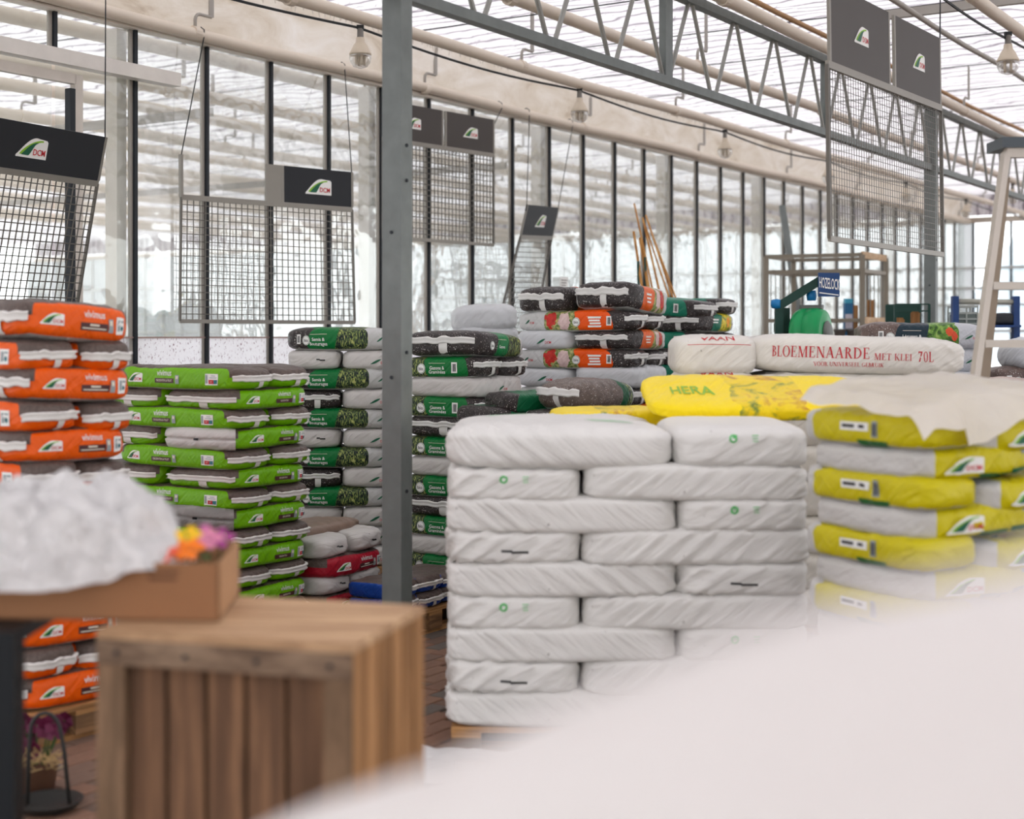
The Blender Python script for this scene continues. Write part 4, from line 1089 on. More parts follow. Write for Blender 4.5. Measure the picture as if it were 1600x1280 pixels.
# green and brown bag pile in front of the orange flower stack
p0, ex, ey, rX, rY = frame(905, 8.55, 30)
gp = Proto(Bag(.56, .44, .15, 107, wr=1.6, n=3.2, crown=.45), mat_garden('green_moss_sack', sr(20, 84, 52), 'grass', (.35, .6, .92), (sr(70, 62, 56), sr(128, 112, 104))), dec_garden(None, 0, None, None, seamL=True, backlogo=False))
gq = variants(lambda i: Proto(Bag(.58, .46, .145, 108 + i, wr=1.4), mat_garden('green_garden_sack%s' % 'ab'[i], sr(12, 98, 60), 'grass', (-.8, .5, .95)), dec_garden(('-', '2'), .0, None, None, seamL=False, backlogo=False)), 2)
n = 9
for q in range(n):
    z = .144 + (n - 1 - q) * .139
    if q == 0:
        gp.put(p0 + ex * .28 + ey * .1 + Vector((0, 0, z)), rX - .32, 'domed brown and green bag with white seam on the low green pile', None, tilt=(0, .04))
        gq[1].put(p0 + ex * .3 + ey * .50 + Vector((0, 0, z - .03)), rX - .5, 'dark green bag lying beside the domed brown bag', None, sc=(.9, .8, .9))
    else:
        for j in range(2): gq[(q + j) % 2].put(p0 + ex * .28 + ey * (.16 + .48 * j) + Vector((0, 0, z)), rX - .2 + jit(.05), 'green soil bag of the low green pile, %s layer, %s' % (layer(q), ['white bag side', 'orange flower bag side'][j]), 'low green pile bags')
pallet(p0 + ex * .3 + ey * .4, rX - .2, .66, .98, 'wooden pallet under the low green pile')

# white pallet in front
X0, Y0 = (697 - 800) / F * 5.9, 5.9
ph_, pt, n = .105, .1312, 9
WL, WS = .934, .550
wl = variants(lambda i: Proto(Bag(WL, .5, .150, 121 + i, wr=.15, fold=.016, n=8, lump=.9, sg=1 if i % 2 == 0 else -1), WSACK2 if i % 2 == 0 else WSACK, None, res=(72, 20, 16)), 4)
wi = variants(lambda i: Proto(Bag(.9, WS, .146, 131 + i, wr=.3, fold=.012, n=8, lump=.6), WSACK, dec_white(('endL', .0, .026), None), res=(56, 30, 14)), 2)
ws = variants(lambda i: Proto(Bag(.9, WS, .146, 133 + i, wr=.6, fold=.020, n=7.5, lump=.9), WSACK, dec_white(None, ('endL', .0, -.016, .11)), res=(56, 30, 14)), 2)
wt = Proto(Bag(.9, WS + .02, .168, 135, wr=.3, fold=.006, n=6, lump=.5, crown=.12), WSACK, dec_white(('endL', .0, .042), None, False), res=(56, 30, 14))
wtop = Proto(Bag(WL, .62, .165, 136, wr=.2, fold=.016, n=5.2, crown=.16), WSACK2, lambda o, b: add_print(o, b, [('top', 'P', sh, 1) for sh in lines(3, .22, .012, .22, .02, .035)]), res=(72, 24, 16))
for q in range(n):
    z = ph_ + (n - 1 - q) * pt
    nm = layer(q)
    leftlong = q % 2 == 0
    xl = X0 + (WL / 2 if leftlong else WS + .003 + WL / 2) + jit(.004)
    xs = X0 + (WL + .003 + WS / 2 if leftlong else WS / 2)
    if q == 0:
        wtop.put(Vector((xl, Y0 + .31, z)), .01, 'white soil bag with long creased side, top layer of the white stack', 'white soil bags')
        wt.put(Vector((xs, Y0 + .45, z)), math.pi / 2, 'white soil bag end with green marks, top layer of the white stack', 'white soil bags')
        wtop.put(Vector((xl, Y0 + .95, z - .01)), math.pi, 'white soil bag lying behind the top front bag of the white stack', 'white soil bags', sc=(1, .9, 1))
    else:
        wl[q % 4].put(Vector((xl, Y0 + .25, z)), jit(.012), 'white soil bag with long creased side, %s layer of the white stack' % nm, 'white soil bags', roll=0)
        slit = q in (3, 4, 7)
        (ws if slit else wi)[(q // 2) % 2].put(Vector((xs, Y0 + .45, z)), math.pi / 2 + jit(.012), 'white soil bag end with %s, %s layer of the white stack' % ('black slit' if slit else 'green recycling mark', nm), 'white soil bags')
        wl[(q + 1) % 4].put(Vector((xl, Y0 + .77, z)), jit(.01), 'white soil bag hidden behind the front row, %s layer of the white stack' % nm, 'white soil bags')
pallet((X0 + .73, Y0 + .52), 0, 1.42, 1.0, 'wooden pallet under the white stack in front', .105)

# yellow flower-print bags lying on the white stack
k, u, v, w = bag_base('yellow_flower_sack'); o = k.obj()
yc = sr(252, 222, 6)
f = k.noise(o, 6, 4, .6, .8); fc = k.ramp(f, [(.34, sr(110, 130, 50)), (.45, sr(236, 206, 10)), (.55, sr(246, 214, 20)), (.66, sr(206, 150, 40)), (.75, sr(110, 96, 40))])
msk = k.math('MULTIPLY', gt(k, k.math('ADD', u, k.math('MULTIPLY', k.noise(o, 6, 3), .3)), -.12), lt_(k, u, .38))
YFL = sack_end(k, k.mix(msk, yc, fc), .4, .4, 6)
yb = Proto(Bag(1.08, .56, .075, 141, wr=1.0, n=5.5, crown=.3), YFL, lambda o, b: add_print(o, b, [('top', 'L', text('HERA', .12, -.33, -.06, .55), 1)]))
yb.put(Vector((1.17, 6.98, ph_ + n * pt + .085)), .02, 'yellow bag with flower print tilted on the white stack', None, tilt=(.27, 0))
yb2 = Proto(Bag(.6, .5, .10, 142, wr=1.2, n=4.5), YFL)
yb2.put(Vector((.50, 7.45, ph_ + n * pt - .055)), .05, 'plain yellow bag edge behind the white stack', None)
yb3 = Proto(Bag(1.1, .8, .13, 143, wr=1.2), WSACK)
for q in range(9): yb3.put(Vector((.62, 7.47, ph_ + (n - 1 - q) * pt - .055)), jit(.02), 'white bag carrying the plain yellow bag, %s layer' % layer(q), 'white bags behind the white stack')
pallet((.62, 7.47), 0, 1.1, .8, 'wooden pallet behind the white stack', .05)

# cream-white flower soil stack with red lettering
Yb = 7.75; xb0 = (1062 - 800) / F * Yb; xb1 = (1178 - 800) / F * Yb
BLh = .205
bl = Bag(1.16, .56, BLh, 151, wr=.5, n=5.0, fold=.007, crown=.06)
def dec_bl(o, b):
    add_print(o, b, [('front', 'R', serif_word('BLOEMENAARDE', .060, -.235, .012, .93), 1), ('front', 'R', serif_word('MET KLEI', .036, .165, -.004, 1.0), 1), ('front', 'R', serif_word('70L', .056, .345, .002, .9), 1),
                     ('front', 'R', serif_word('VOOR UNIVERSEEL GEBRUIK', .022, -.07, -.050, 1.0), 1)])
blm = Proto(bl, BLOEM, dec_bl, res=(72, 18, 14))
bll = Proto(Bag(.44, .56, BLh, 152, wr=.6, fold=.008, crown=.1), BLOEM, lambda o, b: add_print(o, b, [('front', 'R', text('VAAN', .035, .0, .095, 1.5), 1), ('front', 'R', rect(-.17, .19, .058, .061, 12, 1), 1)]), res=(40, 18, 12))
bls = Proto(Bag(1.16, .56, BLh, 153, wr=.6, fold=.012), BLOEM, None, res=(60, 18, 12))
for q in range(8):
    z = .144 + (7 - q) * .1925
    (blm if q == 0 else bls).put(Vector((xb1 + .58 - (0 if q % 2 == 0 else .0), Yb + .28, z)), -.02 + jit(.01), 'cream-white bag %s, %s layer of its stack' % ('with red BLOEMENAARDE lettering' if q == 0 else 'with creased long side', layer(q)), 'cream-white flower soil bags', tilt=(0, .018 if q == 0 else 0))
    (bll).put(Vector((xb0 + .205, Yb + .28, z)), jit(.02), 'short cream-white bag end with red print, %s layer of its stack' % layer(q), 'cream-white flower soil bags')
pallet((xb0 + .78, Yb + .28), 0, 1.55, .56, 'wooden pallet under the cream-white lettered bags')

# yellow stack at right, corner-on
p0, ex, ey, rX, rY = frame(1440, 4.95, 60)
n, ph_, pt = 12, .144, .1055
def dec_y(side):
    def f(o, b):
        H = b.H; it = []
        if side == 'logo':
            it += [('front', m, sh, 1 + j) for j, (m, sh) in enumerate(badge(.125, -.10, -.03 * H, 1.5))]
            it += [('top', m, sh, 1) for m, sh in sweep(.11, -.15, -b.W * .3)]; it.append(('front', 'D', rect(.14, .27, -.36 * H, -.22 * H), 1)); it.append(('front', 'G', rect(.20, .27, .2 * H, .4 * H), 1))
        else:
            it += [('front', 'W', rect(-.09, .05, -.03 * H, .22 * H), 1), ('front', 'K', rect(-.08, -.02, .05 * H, .15 * H, 4, 1), 2), ('front', 'K', rect(0, .03, .05 * H, .15 * H, 2, 1), 2), ('front', 'G', rect(.065, .095, -.2 * H, .28 * H, 2, 3), 1), ('front', 'K', rect(.07, .078, -.15 * H, .22 * H, 1, 3), 2), ('front', 'K', rect(.083, .09, -.15 * H, .22 * H, 1, 3), 2)]
        add_print(o, b, it)
    return f
ya = variants(lambda i: Proto(Bag(.60, .60, .118, 161 + i, wr=2.4, crown=.1), YEL, dec_y('logo')), 2)
yl = variants(lambda i: Proto(Bag(.63, .30, .118, 163 + i, wr=2.0, crown=.08), YEL, dec_y('label')), 2)
yr = Proto(Bag(.62, .40, .112, 165, wr=2.4, fold=.006), YEL, dec_y('logo'))
for q in range(n):
    z = ph_ + (n - 1 - q) * pt
    if q % 2 == 0:
        yl[(q // 2) % 2].put(p0 + ex * .15 + ey * .305 + Vector((0, 0, z)), rY + jit(.03), 'yellow soil bag with white cap end and label, %s layer of its stack' % layer(q), 'yellow soil bags')
        yr.put(p0 + ex * .62 + ey * .20 + Vector((0, 0, z - .02)), rX + jit(.04), 'yellow soil bag squeezed beside the labelled one, %s layer of its stack' % layer(q), 'yellow soil bags')
    else: ya[(q // 2) % 2].put(p0 + ex * .31 + ey * .305 + Vector((0, 0, z)), rX + jit(.04), 'yellow soil bag with green logo, grey end out, %s layer of its stack' % layer(q), 'yellow soil bags')
pallet(p0 + ex * .46 + ey * .28, rX, .92, .56, 'wooden pallet under the yellow soil stack')

# vegetable soil bags behind the ladder, blue bags, pale bag
vg = Proto(Bag(.78, .44, .16, 171, wr=1.2, crown=.1), VEG, dec_garden(('Légumes &', 'Aromatiques'), -.10, -.30, .27, bio_x=-.235, seamL=False, seamR=False, sz=.95))
cv = Vector(((1436 - 800) / F * 9.2, 9.2, 0)); n = 11
for q in range(n): vg.put(cv + Vector((jit(.01), jit(.01), .144 + (n - 1 - q) * .1475)), -.02 + jit(.02), 'navy vegetable soil bag with salad print, %s layer of its stack' % layer(q), 'navy vegetable soil bags')
pallet(cv, 0, .8, .46, 'wooden pallet under the navy vegetable soil bags')
cv2 = Vector(((1600 - 800) / F * 9.6, 9.6, 0)); n = 9
for q in range(n): vg.put(cv2 + Vector((.12, 0, .144 + (n - 1 - q) * .1425 + .05)), -.02, 'navy vegetable soil bag behind the ladder, %s layer of its stack' % layer(q), 'vegetable bags behind the ladder')
pallet(cv2 + Vector((.1, 0, 0)), 0, .8, .5, 'wooden pallet behind the ladder', .19)
bu = Proto(Bag(.52, .42, .14, 173, wr=2.4, crown=.2), BLUES, lambda o, b: seam(o, b, 'endR', SEAMW))
cb = Vector(((1572 - 800) / F * 8.3, 8.3, 0)); n = 10
for q in range(n): bu.put(cb + Vector((jit(.02) + .05 * (q == 0), jit(.02), .144 + (n - 1 - q) * .128)), (.15 if q else -.35) + jit(.1), 'bright blue and beige soil bag behind the ladder, %s layer' % layer(q), 'bright blue soil bags', tilt=(.03, .03))
pallet(cb, 0, .6, .5, 'wooden pallet under the bright blue bags')
pg = Proto(Bag(.6, .42, .2, 175, wr=2.4, crown=.25, n=3.4), ICE, dec_white(None, ('front', -.2, -.05, .14)))
pg.put(cv2 + Vector((.15, -.02, .144 + 9 * .1425 + .05)), .1, 'plump pale grey bag lying on the vegetable bags behind the ladder')
# ------------------------------------------------------------------ hanging sign racks
def rack(TL, TR, BL, BR, panels, label, cell=.052, wt=.006, plates=(), left_upright=0.0, ph=.29):
    """wire panel with steel frame, dark sign plates above the bar; corners in world space"""
    base = (BL + BR) / 2; r = empty('hanging_sign_rack', base); tag(r, label, 'sign rack')
    P = [q - base for q in (TL, TR, BL, BR)]
    def q(u, v): return (P[0] * (1 - u) + P[1] * u) * v + (P[2] * (1 - u) + P[3] * u) * (1 - v)
    W = (TR - TL).length; Hh = (TL - BL).length
    ux = (TR - TL).normalized(); up = ((TL - BL) + (TR - BR)).normalized(); nn = ux.cross(up).normalized()
    if nn.y > 0: nn = -nn
    mb = MB(); nu, nv = max(3, int(W / cell)), max(3, int(Hh / cell))
    for i in range(nu + 1): mb.bar(q(i / nu, 0), q(i / nu, 1), wt, wt, nn)
    for j in range(nv + 1): mb.bar(q(0, j / nv), q(1, j / nv), wt, wt, nn)
    w_ = mb.build('wire_mesh', WIRE, r); tag(w_, kind='stuff')
    for nm, a, b, t in (('top_rail', q(0, 1), q(1, 1), .04), ('bottom_rail', q(0, 0), q(1, 0), .03), ('side_rod', q(0, 0), q(0, 1), .014), ('side_rod', q(1, 0), q(1, 1), .014)):
        mb = MB(); mb.bar(a, b, .02, t, nn.cross(b - a).normalized()); mb.build(nm, RACKF if 'rail' in nm else WIRE, r)
    top = up * ph
    for (a, b, kind) in panels:
        A, B = q(a, 1) + up * .02, q(b, 1) + up * .02
        mb = MB(); mb.bar((A + B) / 2 + top / 2 - ux * ((B - A).length / 2), (A + B) / 2 + top / 2 + ux * ((B - A).length / 2), .014, ph, up)
        pl = mb.build('sign_plate', {'logo': PANELD, 'grey': RACKF}.get(kind, PANELG), r)
        if kind != 'grey':
            c = (A + B) / 2 + top * .5 + nn * .009; s_ = .27 if kind == 'logo' else .22
            used = ['W', 'L', 'D', 'R']; mb = MB()
            for j, (m, (vs, fs)) in enumerate(badge(s_, 0, 0)):
                mb.cur = used.index(m); mb.add([c + ux * (a_ * .95) + up * b_ * 1.0 + nn * (.0012 * j) for a_, b_ in vs], fs)
            mb.build('logo', [PM[m] for m in used], pl)
            for e, sgn in ((A, -1), (B, 1)):
                mb = MB(); mb.bar(e, e + top, .022, .016, nn); mb.build('plate_edge', RACKF, pl)
    if left_upright: mb = MB(); mb.bar(q(0, 1), q(0, 1) + up * left_upright, .02, .035, nn); mb.build('upright', RACKF, r)
    return r, q, up, ux
def wires(r, pairs):
    for a, b in pairs:
        mb = MB(); b0 = r.location
        mb.tube([b - b0, a - b0, a - b0 + Vector((0, 0, .05)), a - b0 + Vector((-.03, .03, .075)), a - b0 + Vector((-.06, .05, .06))], .0045, 5); mb.build('hanging_wire', CABLE, r)
Rr = {}
a = px(152, 287, 9.5); b = px(-144, 258, 8.1)
r, q_, up_, ux_ = rack(Vector((b.x, b.y, a.z)), a, px(-178, 470, 8.35), px(120, 478, 9.6), [(.0, 1.0, 'logo')] if False else [(.18, 1.0, 'logo')], 'tilted wire rack with dark logo plate hanging above the orange bags', plates=())
wires(r, [(px(165, 8, 9.9), q_(1, 1) + r.location + up_ * .29)])
a = px(283, 308, 10.9); b = px(550, 328, 12.0); b.z = a.z
c = px(281, 502, 10.9); d_ = px(554, 505, 12.0); d_.z = c.z
r, q_, up_, ux_ = rack(a, b, c, d_, [(.47, .57, 'grey'), (.57, 1.0, 'logo')], 'square wire rack with short logo plate hanging above the lime bags', left_upright=.32)
wires(r, [(gw(t_of(313, DW - .1), DW - .14, ZP - .02), q_(0, 1) + r.location + up_ * .3), (gw(t_of(533, DW - .1), DW - .14, ZP - .02), q_(1, 1) + r.location + up_ * .29)])
a = px(596, 217, 13.0); b = px(771, 243, 14.2); b.z = a.z; c = px(596, 370, 13.0); d_ = px(771, 381, 14.2); d_.z = c.z
r, q_, up_, ux_ = rack(a, b, c, d_, [(.0, .52, 'light'), (.55, 1.0, 'light')], 'wire rack with two logo plates hanging behind the steel post', cell=.05, wt=.007, ph=.33)
wires(r, [(gw(t_of(604, DW - .1), DW - .14, ZP - .02), q_(0, 1) + r.location + up_ * .3), (gw(t_of(779, DW - .1), DW - .14, ZP - .02), q_(1, 1) + r.location + up_ * .29)])
r, q_, up_, ux_ = rack(px(813, 370, 14.2), px(862, 372, 15.0), px(775, 520, 14.2), px(834, 520, 15.0), [(.0, 1.0, 'logo')], 'narrow tilted wire rack with logo plate above the orange flower bags', cell=.05, ph=.30)
wires(r, [(gw(t_of(822, DW - .1), DW - .14, ZP - .02), q_(0, 1) + r.location + up_ * .29), (gw(t_of(890, DW - .1), DW - .14, ZP - .02), q_(1, 1) + r.location + up_ * .29)])
a = px(1292, 100, 7.7); b = px(1470, 160, 9.2); b.z = a.z; c = px(1296, 373, 7.7); d_ = px(1473, 388, 9.2); d_.z = c.z
r, q_, up_, ux_ = rack(a, b, c, d_, [(.02, .50, 'light'), (.55, .99, 'light')], 'wire rack with two glare-greyed logo plates hanging in front of the truss', cell=.036, wt=.0028, ph=.42)
wires(r, [(q_(0, 1) + r.location + Vector((0, 0, 1.25)), q_(0, 1) + r.location + up_ * .4), (q_(1, 1) + r.location + Vector((0, 0, 1.25)), q_(1, 1) + r.location + up_ * .4)])

# ------------------------------------------------------------------ wooden crate, cardboard tray, table
ang = math.radians(15.3)
CW, CD = .604, .463
cR = Vector((-.3346, 3.05, 0)); eL = Vector((-math.cos(ang), math.sin(ang), 0)); eB = Vector((math.sin(ang), math.cos(ang), 0))
CT = 1.052
cr = empty('wooden_crate', cR); tag(cr, 'tall brown wooden crate of upright planks with flat board top', 'crate')
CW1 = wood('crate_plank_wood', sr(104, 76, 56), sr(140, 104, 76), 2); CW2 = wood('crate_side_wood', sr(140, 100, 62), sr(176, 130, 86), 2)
CWP = wood('crate_post_wood', sr(116, 92, 70), sr(146, 116, 90), 2); CW3 = wood('crate_rail_wood', sr(116, 94, 76), sr(148, 124, 102), 0); CWT = wood('crate_lit_top_wood', sr(176, 140, 106), sr(208, 172, 134), 0)  # top boards lighter: light from above painted into the wood
Zv = Vector((0, 0, 1)); CAX = (eL, eB, Zv)
def cbox(name, a, b, z0, z1, wa, wb, m, par=None):
    b_ = MB(); b_.box(eL * a + eB * b + Zv * ((z0 + z1) / 2), (wa, wb, z1 - z0), CAX); return b_.build(name, m, par or cr)
np_ = 5
for i in range(np_):
    w = (CW - .13) / np_
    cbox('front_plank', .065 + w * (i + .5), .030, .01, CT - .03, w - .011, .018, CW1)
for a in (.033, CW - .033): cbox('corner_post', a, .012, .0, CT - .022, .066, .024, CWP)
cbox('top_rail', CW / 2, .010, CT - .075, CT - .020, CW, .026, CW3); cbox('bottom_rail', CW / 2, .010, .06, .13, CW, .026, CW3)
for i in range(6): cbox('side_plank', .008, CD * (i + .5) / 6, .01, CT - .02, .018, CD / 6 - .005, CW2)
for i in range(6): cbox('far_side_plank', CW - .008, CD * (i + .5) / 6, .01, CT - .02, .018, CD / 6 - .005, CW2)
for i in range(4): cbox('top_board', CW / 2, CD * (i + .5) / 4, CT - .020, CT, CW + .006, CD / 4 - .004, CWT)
for i in range(5): cbox('back_plank', CW * (i + .5) / 5, CD - .01, .01, CT - .02, CW / 5 - .006, .018, CW1)
for i in range(4):
    nb2 = MB(); p_ = eL * (.05 + i * .168) - eB * .0045 + Zv * (CT - .048); nb2.tube([p_, p_ - eB * .003], .006, 8); nb2.build('nail', DARK, cr)

# dark table beside it that carries the other end of the tray
tb_ = empty('dark_table', (-1.718, 3.48, 0)); tag(tb_, 'dark navy table under the left end of the cardboard tray', 'table')
NAV = plain('navy_paint', sr(5, 13, 20), .5, 0, .1, 5)
b_ = MB(); b_.box((0, 0, CT - .015), (1.26, .62, .03)); b_.build('table_top', NAV, tb_)
for lx_, ly_ in ((.585, -.27), (-.585, -.27), (.10, .27), (-.585, .27)):
    b_ = MB(); b_.box((lx_, ly_, (CT - .03) / 2), (.09, .07, CT - .03)); b_.build('leg', NAV, tb_)

CARD = plain('cardboard', sr(150, 106, 72), .8, 0, .08, 5, .1); CARDI = plain('cardboard_inside', sr(176, 134, 96), .8, 0, .08, 5, .1)
bang = -.062
bx0 = Vector((-.662, 3.285, CT + .001)); bl_ = Vector((-math.cos(bang), -math.sin(bang), 0)) ; bb_ = Vector((math.sin(bang), math.cos(bang), 0))
tray = empty('cardboard_tray', bx0); tag(tray, 'shallow cardboard tray of flowers standing on crate and table', 'box')
BWd, BDp, BHt = .90, .36, .132
TAX = (bl_, bb_, Zv)
def tbox(name, a, b, z0, z1, wa, wb, m): b3 = MB(); b3.box(bl_ * a + bb_ * b + Zv * ((z0 + z1) / 2), (wa, wb, z1 - z0), TAX); return b3.build(name, m, tray)
tbox('front_wall', BWd / 2, .003, 0, BHt, BWd, .006, CARD); tbox('back_wall', BWd / 2, BDp - .003, 0, BHt, BWd, .006, CARDI)
tbox('side_wall', .003, BDp / 2, 0, BHt, .006, BDp, CARDI); tbox('side_wall', BWd - .003, BDp / 2, 0, BHt, .006, BDp, CARD); tbox('bottom', BWd / 2, BDp / 2, 0, .006, BWd, BDp, CARD)
b3 = MB()
for i in range(2): b3.box(bl_ * .13 + bb_ * -.0008 + Zv * (.112 - i * .016), (.075 - .01 * i, .001, .007), TAX)
pr_ = b3.build('printed_mark', plain('card_print', sr(98, 64, 44), .8), tray)
# crumpled white plastic heaped in the tray
FILM = mat_film('crumpled_white_film', sr(250, 248, 247), .85, 14, .9)
def billow(x, y, z): return abs(nz(x, y, z))
def heap(u, v):
    ph2 = u * 2 * math.pi; r = v
    rim = 1 + .10 * nz(math.cos(ph2) * 2.2, math.sin(ph2) * 2.2, 3)
    a = .50 + .43 * r * rim * math.cos(ph2); b = .150 + .20 * r * rim * math.sin(ph2)
    dome = max(0, 1 - r ** 2.6) ** .7
    z = BHt - .03 + (.185 + .04 * math.cos(a * 5)) * dome
    if b < .0: z -= .035 * min(1, -b / .04)
    lum = .085 * billow(a * 7, b * 7, z * 7) + .05 * billow(a * 17, b * 17, z * 17) + .02 * billow(a * 40, b * 40, z * 30)
    out = Vector((0, 0, 0)) - bb_ * (.55 * lum if b < .15 else 0) + Zv * (lum * (1 if r < .9 else .3))
    return bx0 + bl_ * a + bb_ * b + Zv * z + out
mb = MB(); mb.grid(heap, 110, 46); o = centred(mb, 'plastic_wrap', FILM, bx0 + bl_ * .45, None, True); tag(o, 'crumpled white plastic wrap heaped in the cardboard tray', 'plastic wrap')
def flower(c, col, name, label, grp, r=.030):
    root = empty('pansy_flower', c); tag(root, label, 'flower', grp)
    m = plain(name, col, .6, 0, .15, 30)
    for i in range(5):
        a0 = i * 2 * math.pi / 5 + random.random() * .4; b4 = MB()
        def pet(u, v, a0=a0):
            rr = r * (.15 + v); wv = (u - .5) * 1.25 * math.sin(math.pi * (.2 + .75 * v)) ** .6
            return (rr * math.cos(a0 + wv), rr * math.sin(a0 + wv) * .75 - .0, .012 * v - .010 * v * v + rr * math.sin(a0 + wv) * .6)
        b4.grid(pet, 4, 4); b4.build('petal', m, root, True)
    b4 = MB(); b4.tube([(0, 0, 0), (0, .006, -.08)], .003, 5); b4.build('stem', plain('stem_green', sr(60, 84, 40), .6), root)
fl_ = [((.075, .05, .155), sr(240, 120, 10), 'orange_petal', 'orange'), ((.105, .06, .150), sr(238, 112, 8), 'orange_petal', 'orange'), ((.09, .10, .178), sr(240, 190, 20), 'yellow_petal', 'yellow'),
       ((.135, .04, .150), sr(230, 90, 60), 'coral_petal', 'coral'), ((.04, .10, .172), sr(214, 130, 160), 'pink_petal', 'pink'), ((.02, .16, .165), sr(170, 70, 140), 'magenta_petal', 'magenta'), ((.065, .15, .175), sr(200, 110, 160), 'mauve_petal', 'mauve')]
seen = {}
for (a_, b_2, z_), col_, nm_, cl_ in fl_:
    flower(bx0 + bl_ * a_ + bb_ * b_2 + Zv * z_, col_, nm_, '%s flower in the corner of the cardboard tray' % (cl_ if nm_ != 'orange_petal' else ('orange' if a_ < .09 else 'deep orange')), 'orange tray flowers' if cl_ == 'orange' else None)
lf = MB()
for i in range(26):
    a_, b_2 = random.uniform(.015, .14), random.uniform(.03, .2); c = bl_ * a_ + bb_ * b_2 + Zv * random.uniform(.09, .135); t = random.uniform(0, 6.28)
    dv = Vector((math.cos(t), math.sin(t), .35)) * .028; sv = Vector((-math.sin(t), math.cos(t), 0)) * .011
    lf.add([c - dv * .2, c + dv * .4 + sv, c + dv, c + dv * .4 - sv], [(0, 1, 2, 3)])
o = lf.build('leaves', plain('leaf_green', sr(70, 100, 46), .6, 0, .2, 30)); o.location = bx0; tag(o, 'green leaves among the flowers in the cardboard tray', 'leaves', kind='stuff')

# hoop-handled dish with dark magenta flowers on the floor
hp_ = empty('hoop_handled_dish', (-1.665, 5.22, 0)); tag(hp_, 'dark metal dish with tall hoop handle on the floor', 'dish')
IRON = plain('dark_iron', sr(52, 52, 50), .55, .3, .15, 8)
b4 = MB(); b4.lathe([(.06, 0), (.10, .008), (.118, .03), (.122, .035), (.112, .034), (.09, .016), (.02, .014)], n=28); b4.build('dish', IRON, hp_, True)
b4 = MB(); pts = [(-.075, 0, .02), (-.07, 0, .22)] + [(-.055 * math.cos(t) - .012, 0, .27 + .075 * math.sin(t)) for t in [i * math.pi / 8 for i in range(1, 8)]] + [(.055, 0, .22), (.075, 0, .02)]
b4.tube(pts, .0075, 8); b4.build('hoop_handle', IRON, hp_, True)
fp = empty('orchid_plant', (-1.77, 5.42, 0)); tag(fp, 'dark magenta flowering plant in straw behind the hoop dish', 'plant')
b4 = MB(); b4.lathe([(.06, 0), (.075, .10), (.08, .105), (.07, .10)], n=18); b4.build('pot', plain('pot_brown', sr(96, 66, 48), .7), fp, True)
MAG = plain('magenta_petal_dark', sr(96, 20, 58), .55, 0, .25, 25)
for i in range(11):
    c = Vector((random.uniform(-.09, .09), random.uniform(-.05, .05), random.uniform(.15, .28))); b4 = MB()
    for j in range(4):
        a0 = j * 1.57 + i; dv = Vector((math.cos(a0), -.35, math.sin(a0))) * .042; sv = Vector((-math.sin(a0), 0, math.cos(a0))) * .024
        b4.add([c, c + dv * .5 + sv, c + dv + Vector((0, -.01, 0)), c + dv * .5 - sv], [(0, 1, 2, 3)])
    b4.build('blossom', MAG, fp)
    b4 = MB(); b4.tube([(c.x * .3, 0, .1), tuple(c)], .004, 5); b4.build('stem', plain('stem_green', sr(60, 84, 40), .6), fp)
b4 = MB()
for i in range(70):
    c = Vector((random.uniform(-.1, .09), random.uniform(-.09, .02), random.uniform(.09, .14))); t = random.uniform(-1.2, 1.2)
    b4.bar(c, c + Vector((math.sin(t) * .06, -.02, math.cos(t) * .04)), .003, .003)
o = b4.build('straw', plain('straw_fibre', sr(190, 160, 110), .8), fp); tag(o, kind='stuff')

# ------------------------------------------------------------------ plastic sheets
SHEET = mat_film('white_sheet_film', sr(240, 235, 232), .8, 2.2, .35, .45)
# heap of wrapped goods right beside the camera
ridge = [Vector((.46, -.15, 1.80)), Vector((.33, .15, 1.74)), Vector((.215, .42, 1.648)), Vector((.12, .60, 1.588)), Vector((.035, .76, 1.512)), Vector((-.05, .93, 1.425)), Vector((-.135, 1.10, 1.352)), Vector((-.25, 1.34, 1.24)), Vector((-.36, 1.56, 1.10))]
def rid(u):
    f = u * (len(ridge) - 1); i = min(int(f), len(ridge) - 2); t = f - i; return ridge[i].lerp(ridge[i + 1], t)
nearv = Vector((-.887, -.46, 0)).normalized()
def sheet(u, v):
    p = rid(u); w = 1 - v * 2          # 1 near side .. -1 far side
    s_ = abs(w); rd = .05
    if w >= 0: off = nearv * (.26 * s_ ** .8); dz = -(p.z - .02) * s_ ** 1.5
    else:
        off = -nearv * (.55 * s_); dz = -(.30 * s_ if s_ < .6 else .18 + (p.z - .20) * (s_ - .6) / .4)
    wob = .012 * nz(u * 6, v * 9, 4) * (1 if s_ > .08 else s_ / .08)
    return p + off + Vector((wob, wob, dz + wob * .5 + .004 * nz(u * 9, 1, 8)))
mb = MB(); mb.grid(sheet, 60, 60); o = centred(mb, 'plastic_sheet', SHEET, (0, .8, 0), None, True); tag(o, 'large white plastic sheet draped over wrapped goods in the foreground', 'plastic sheet')
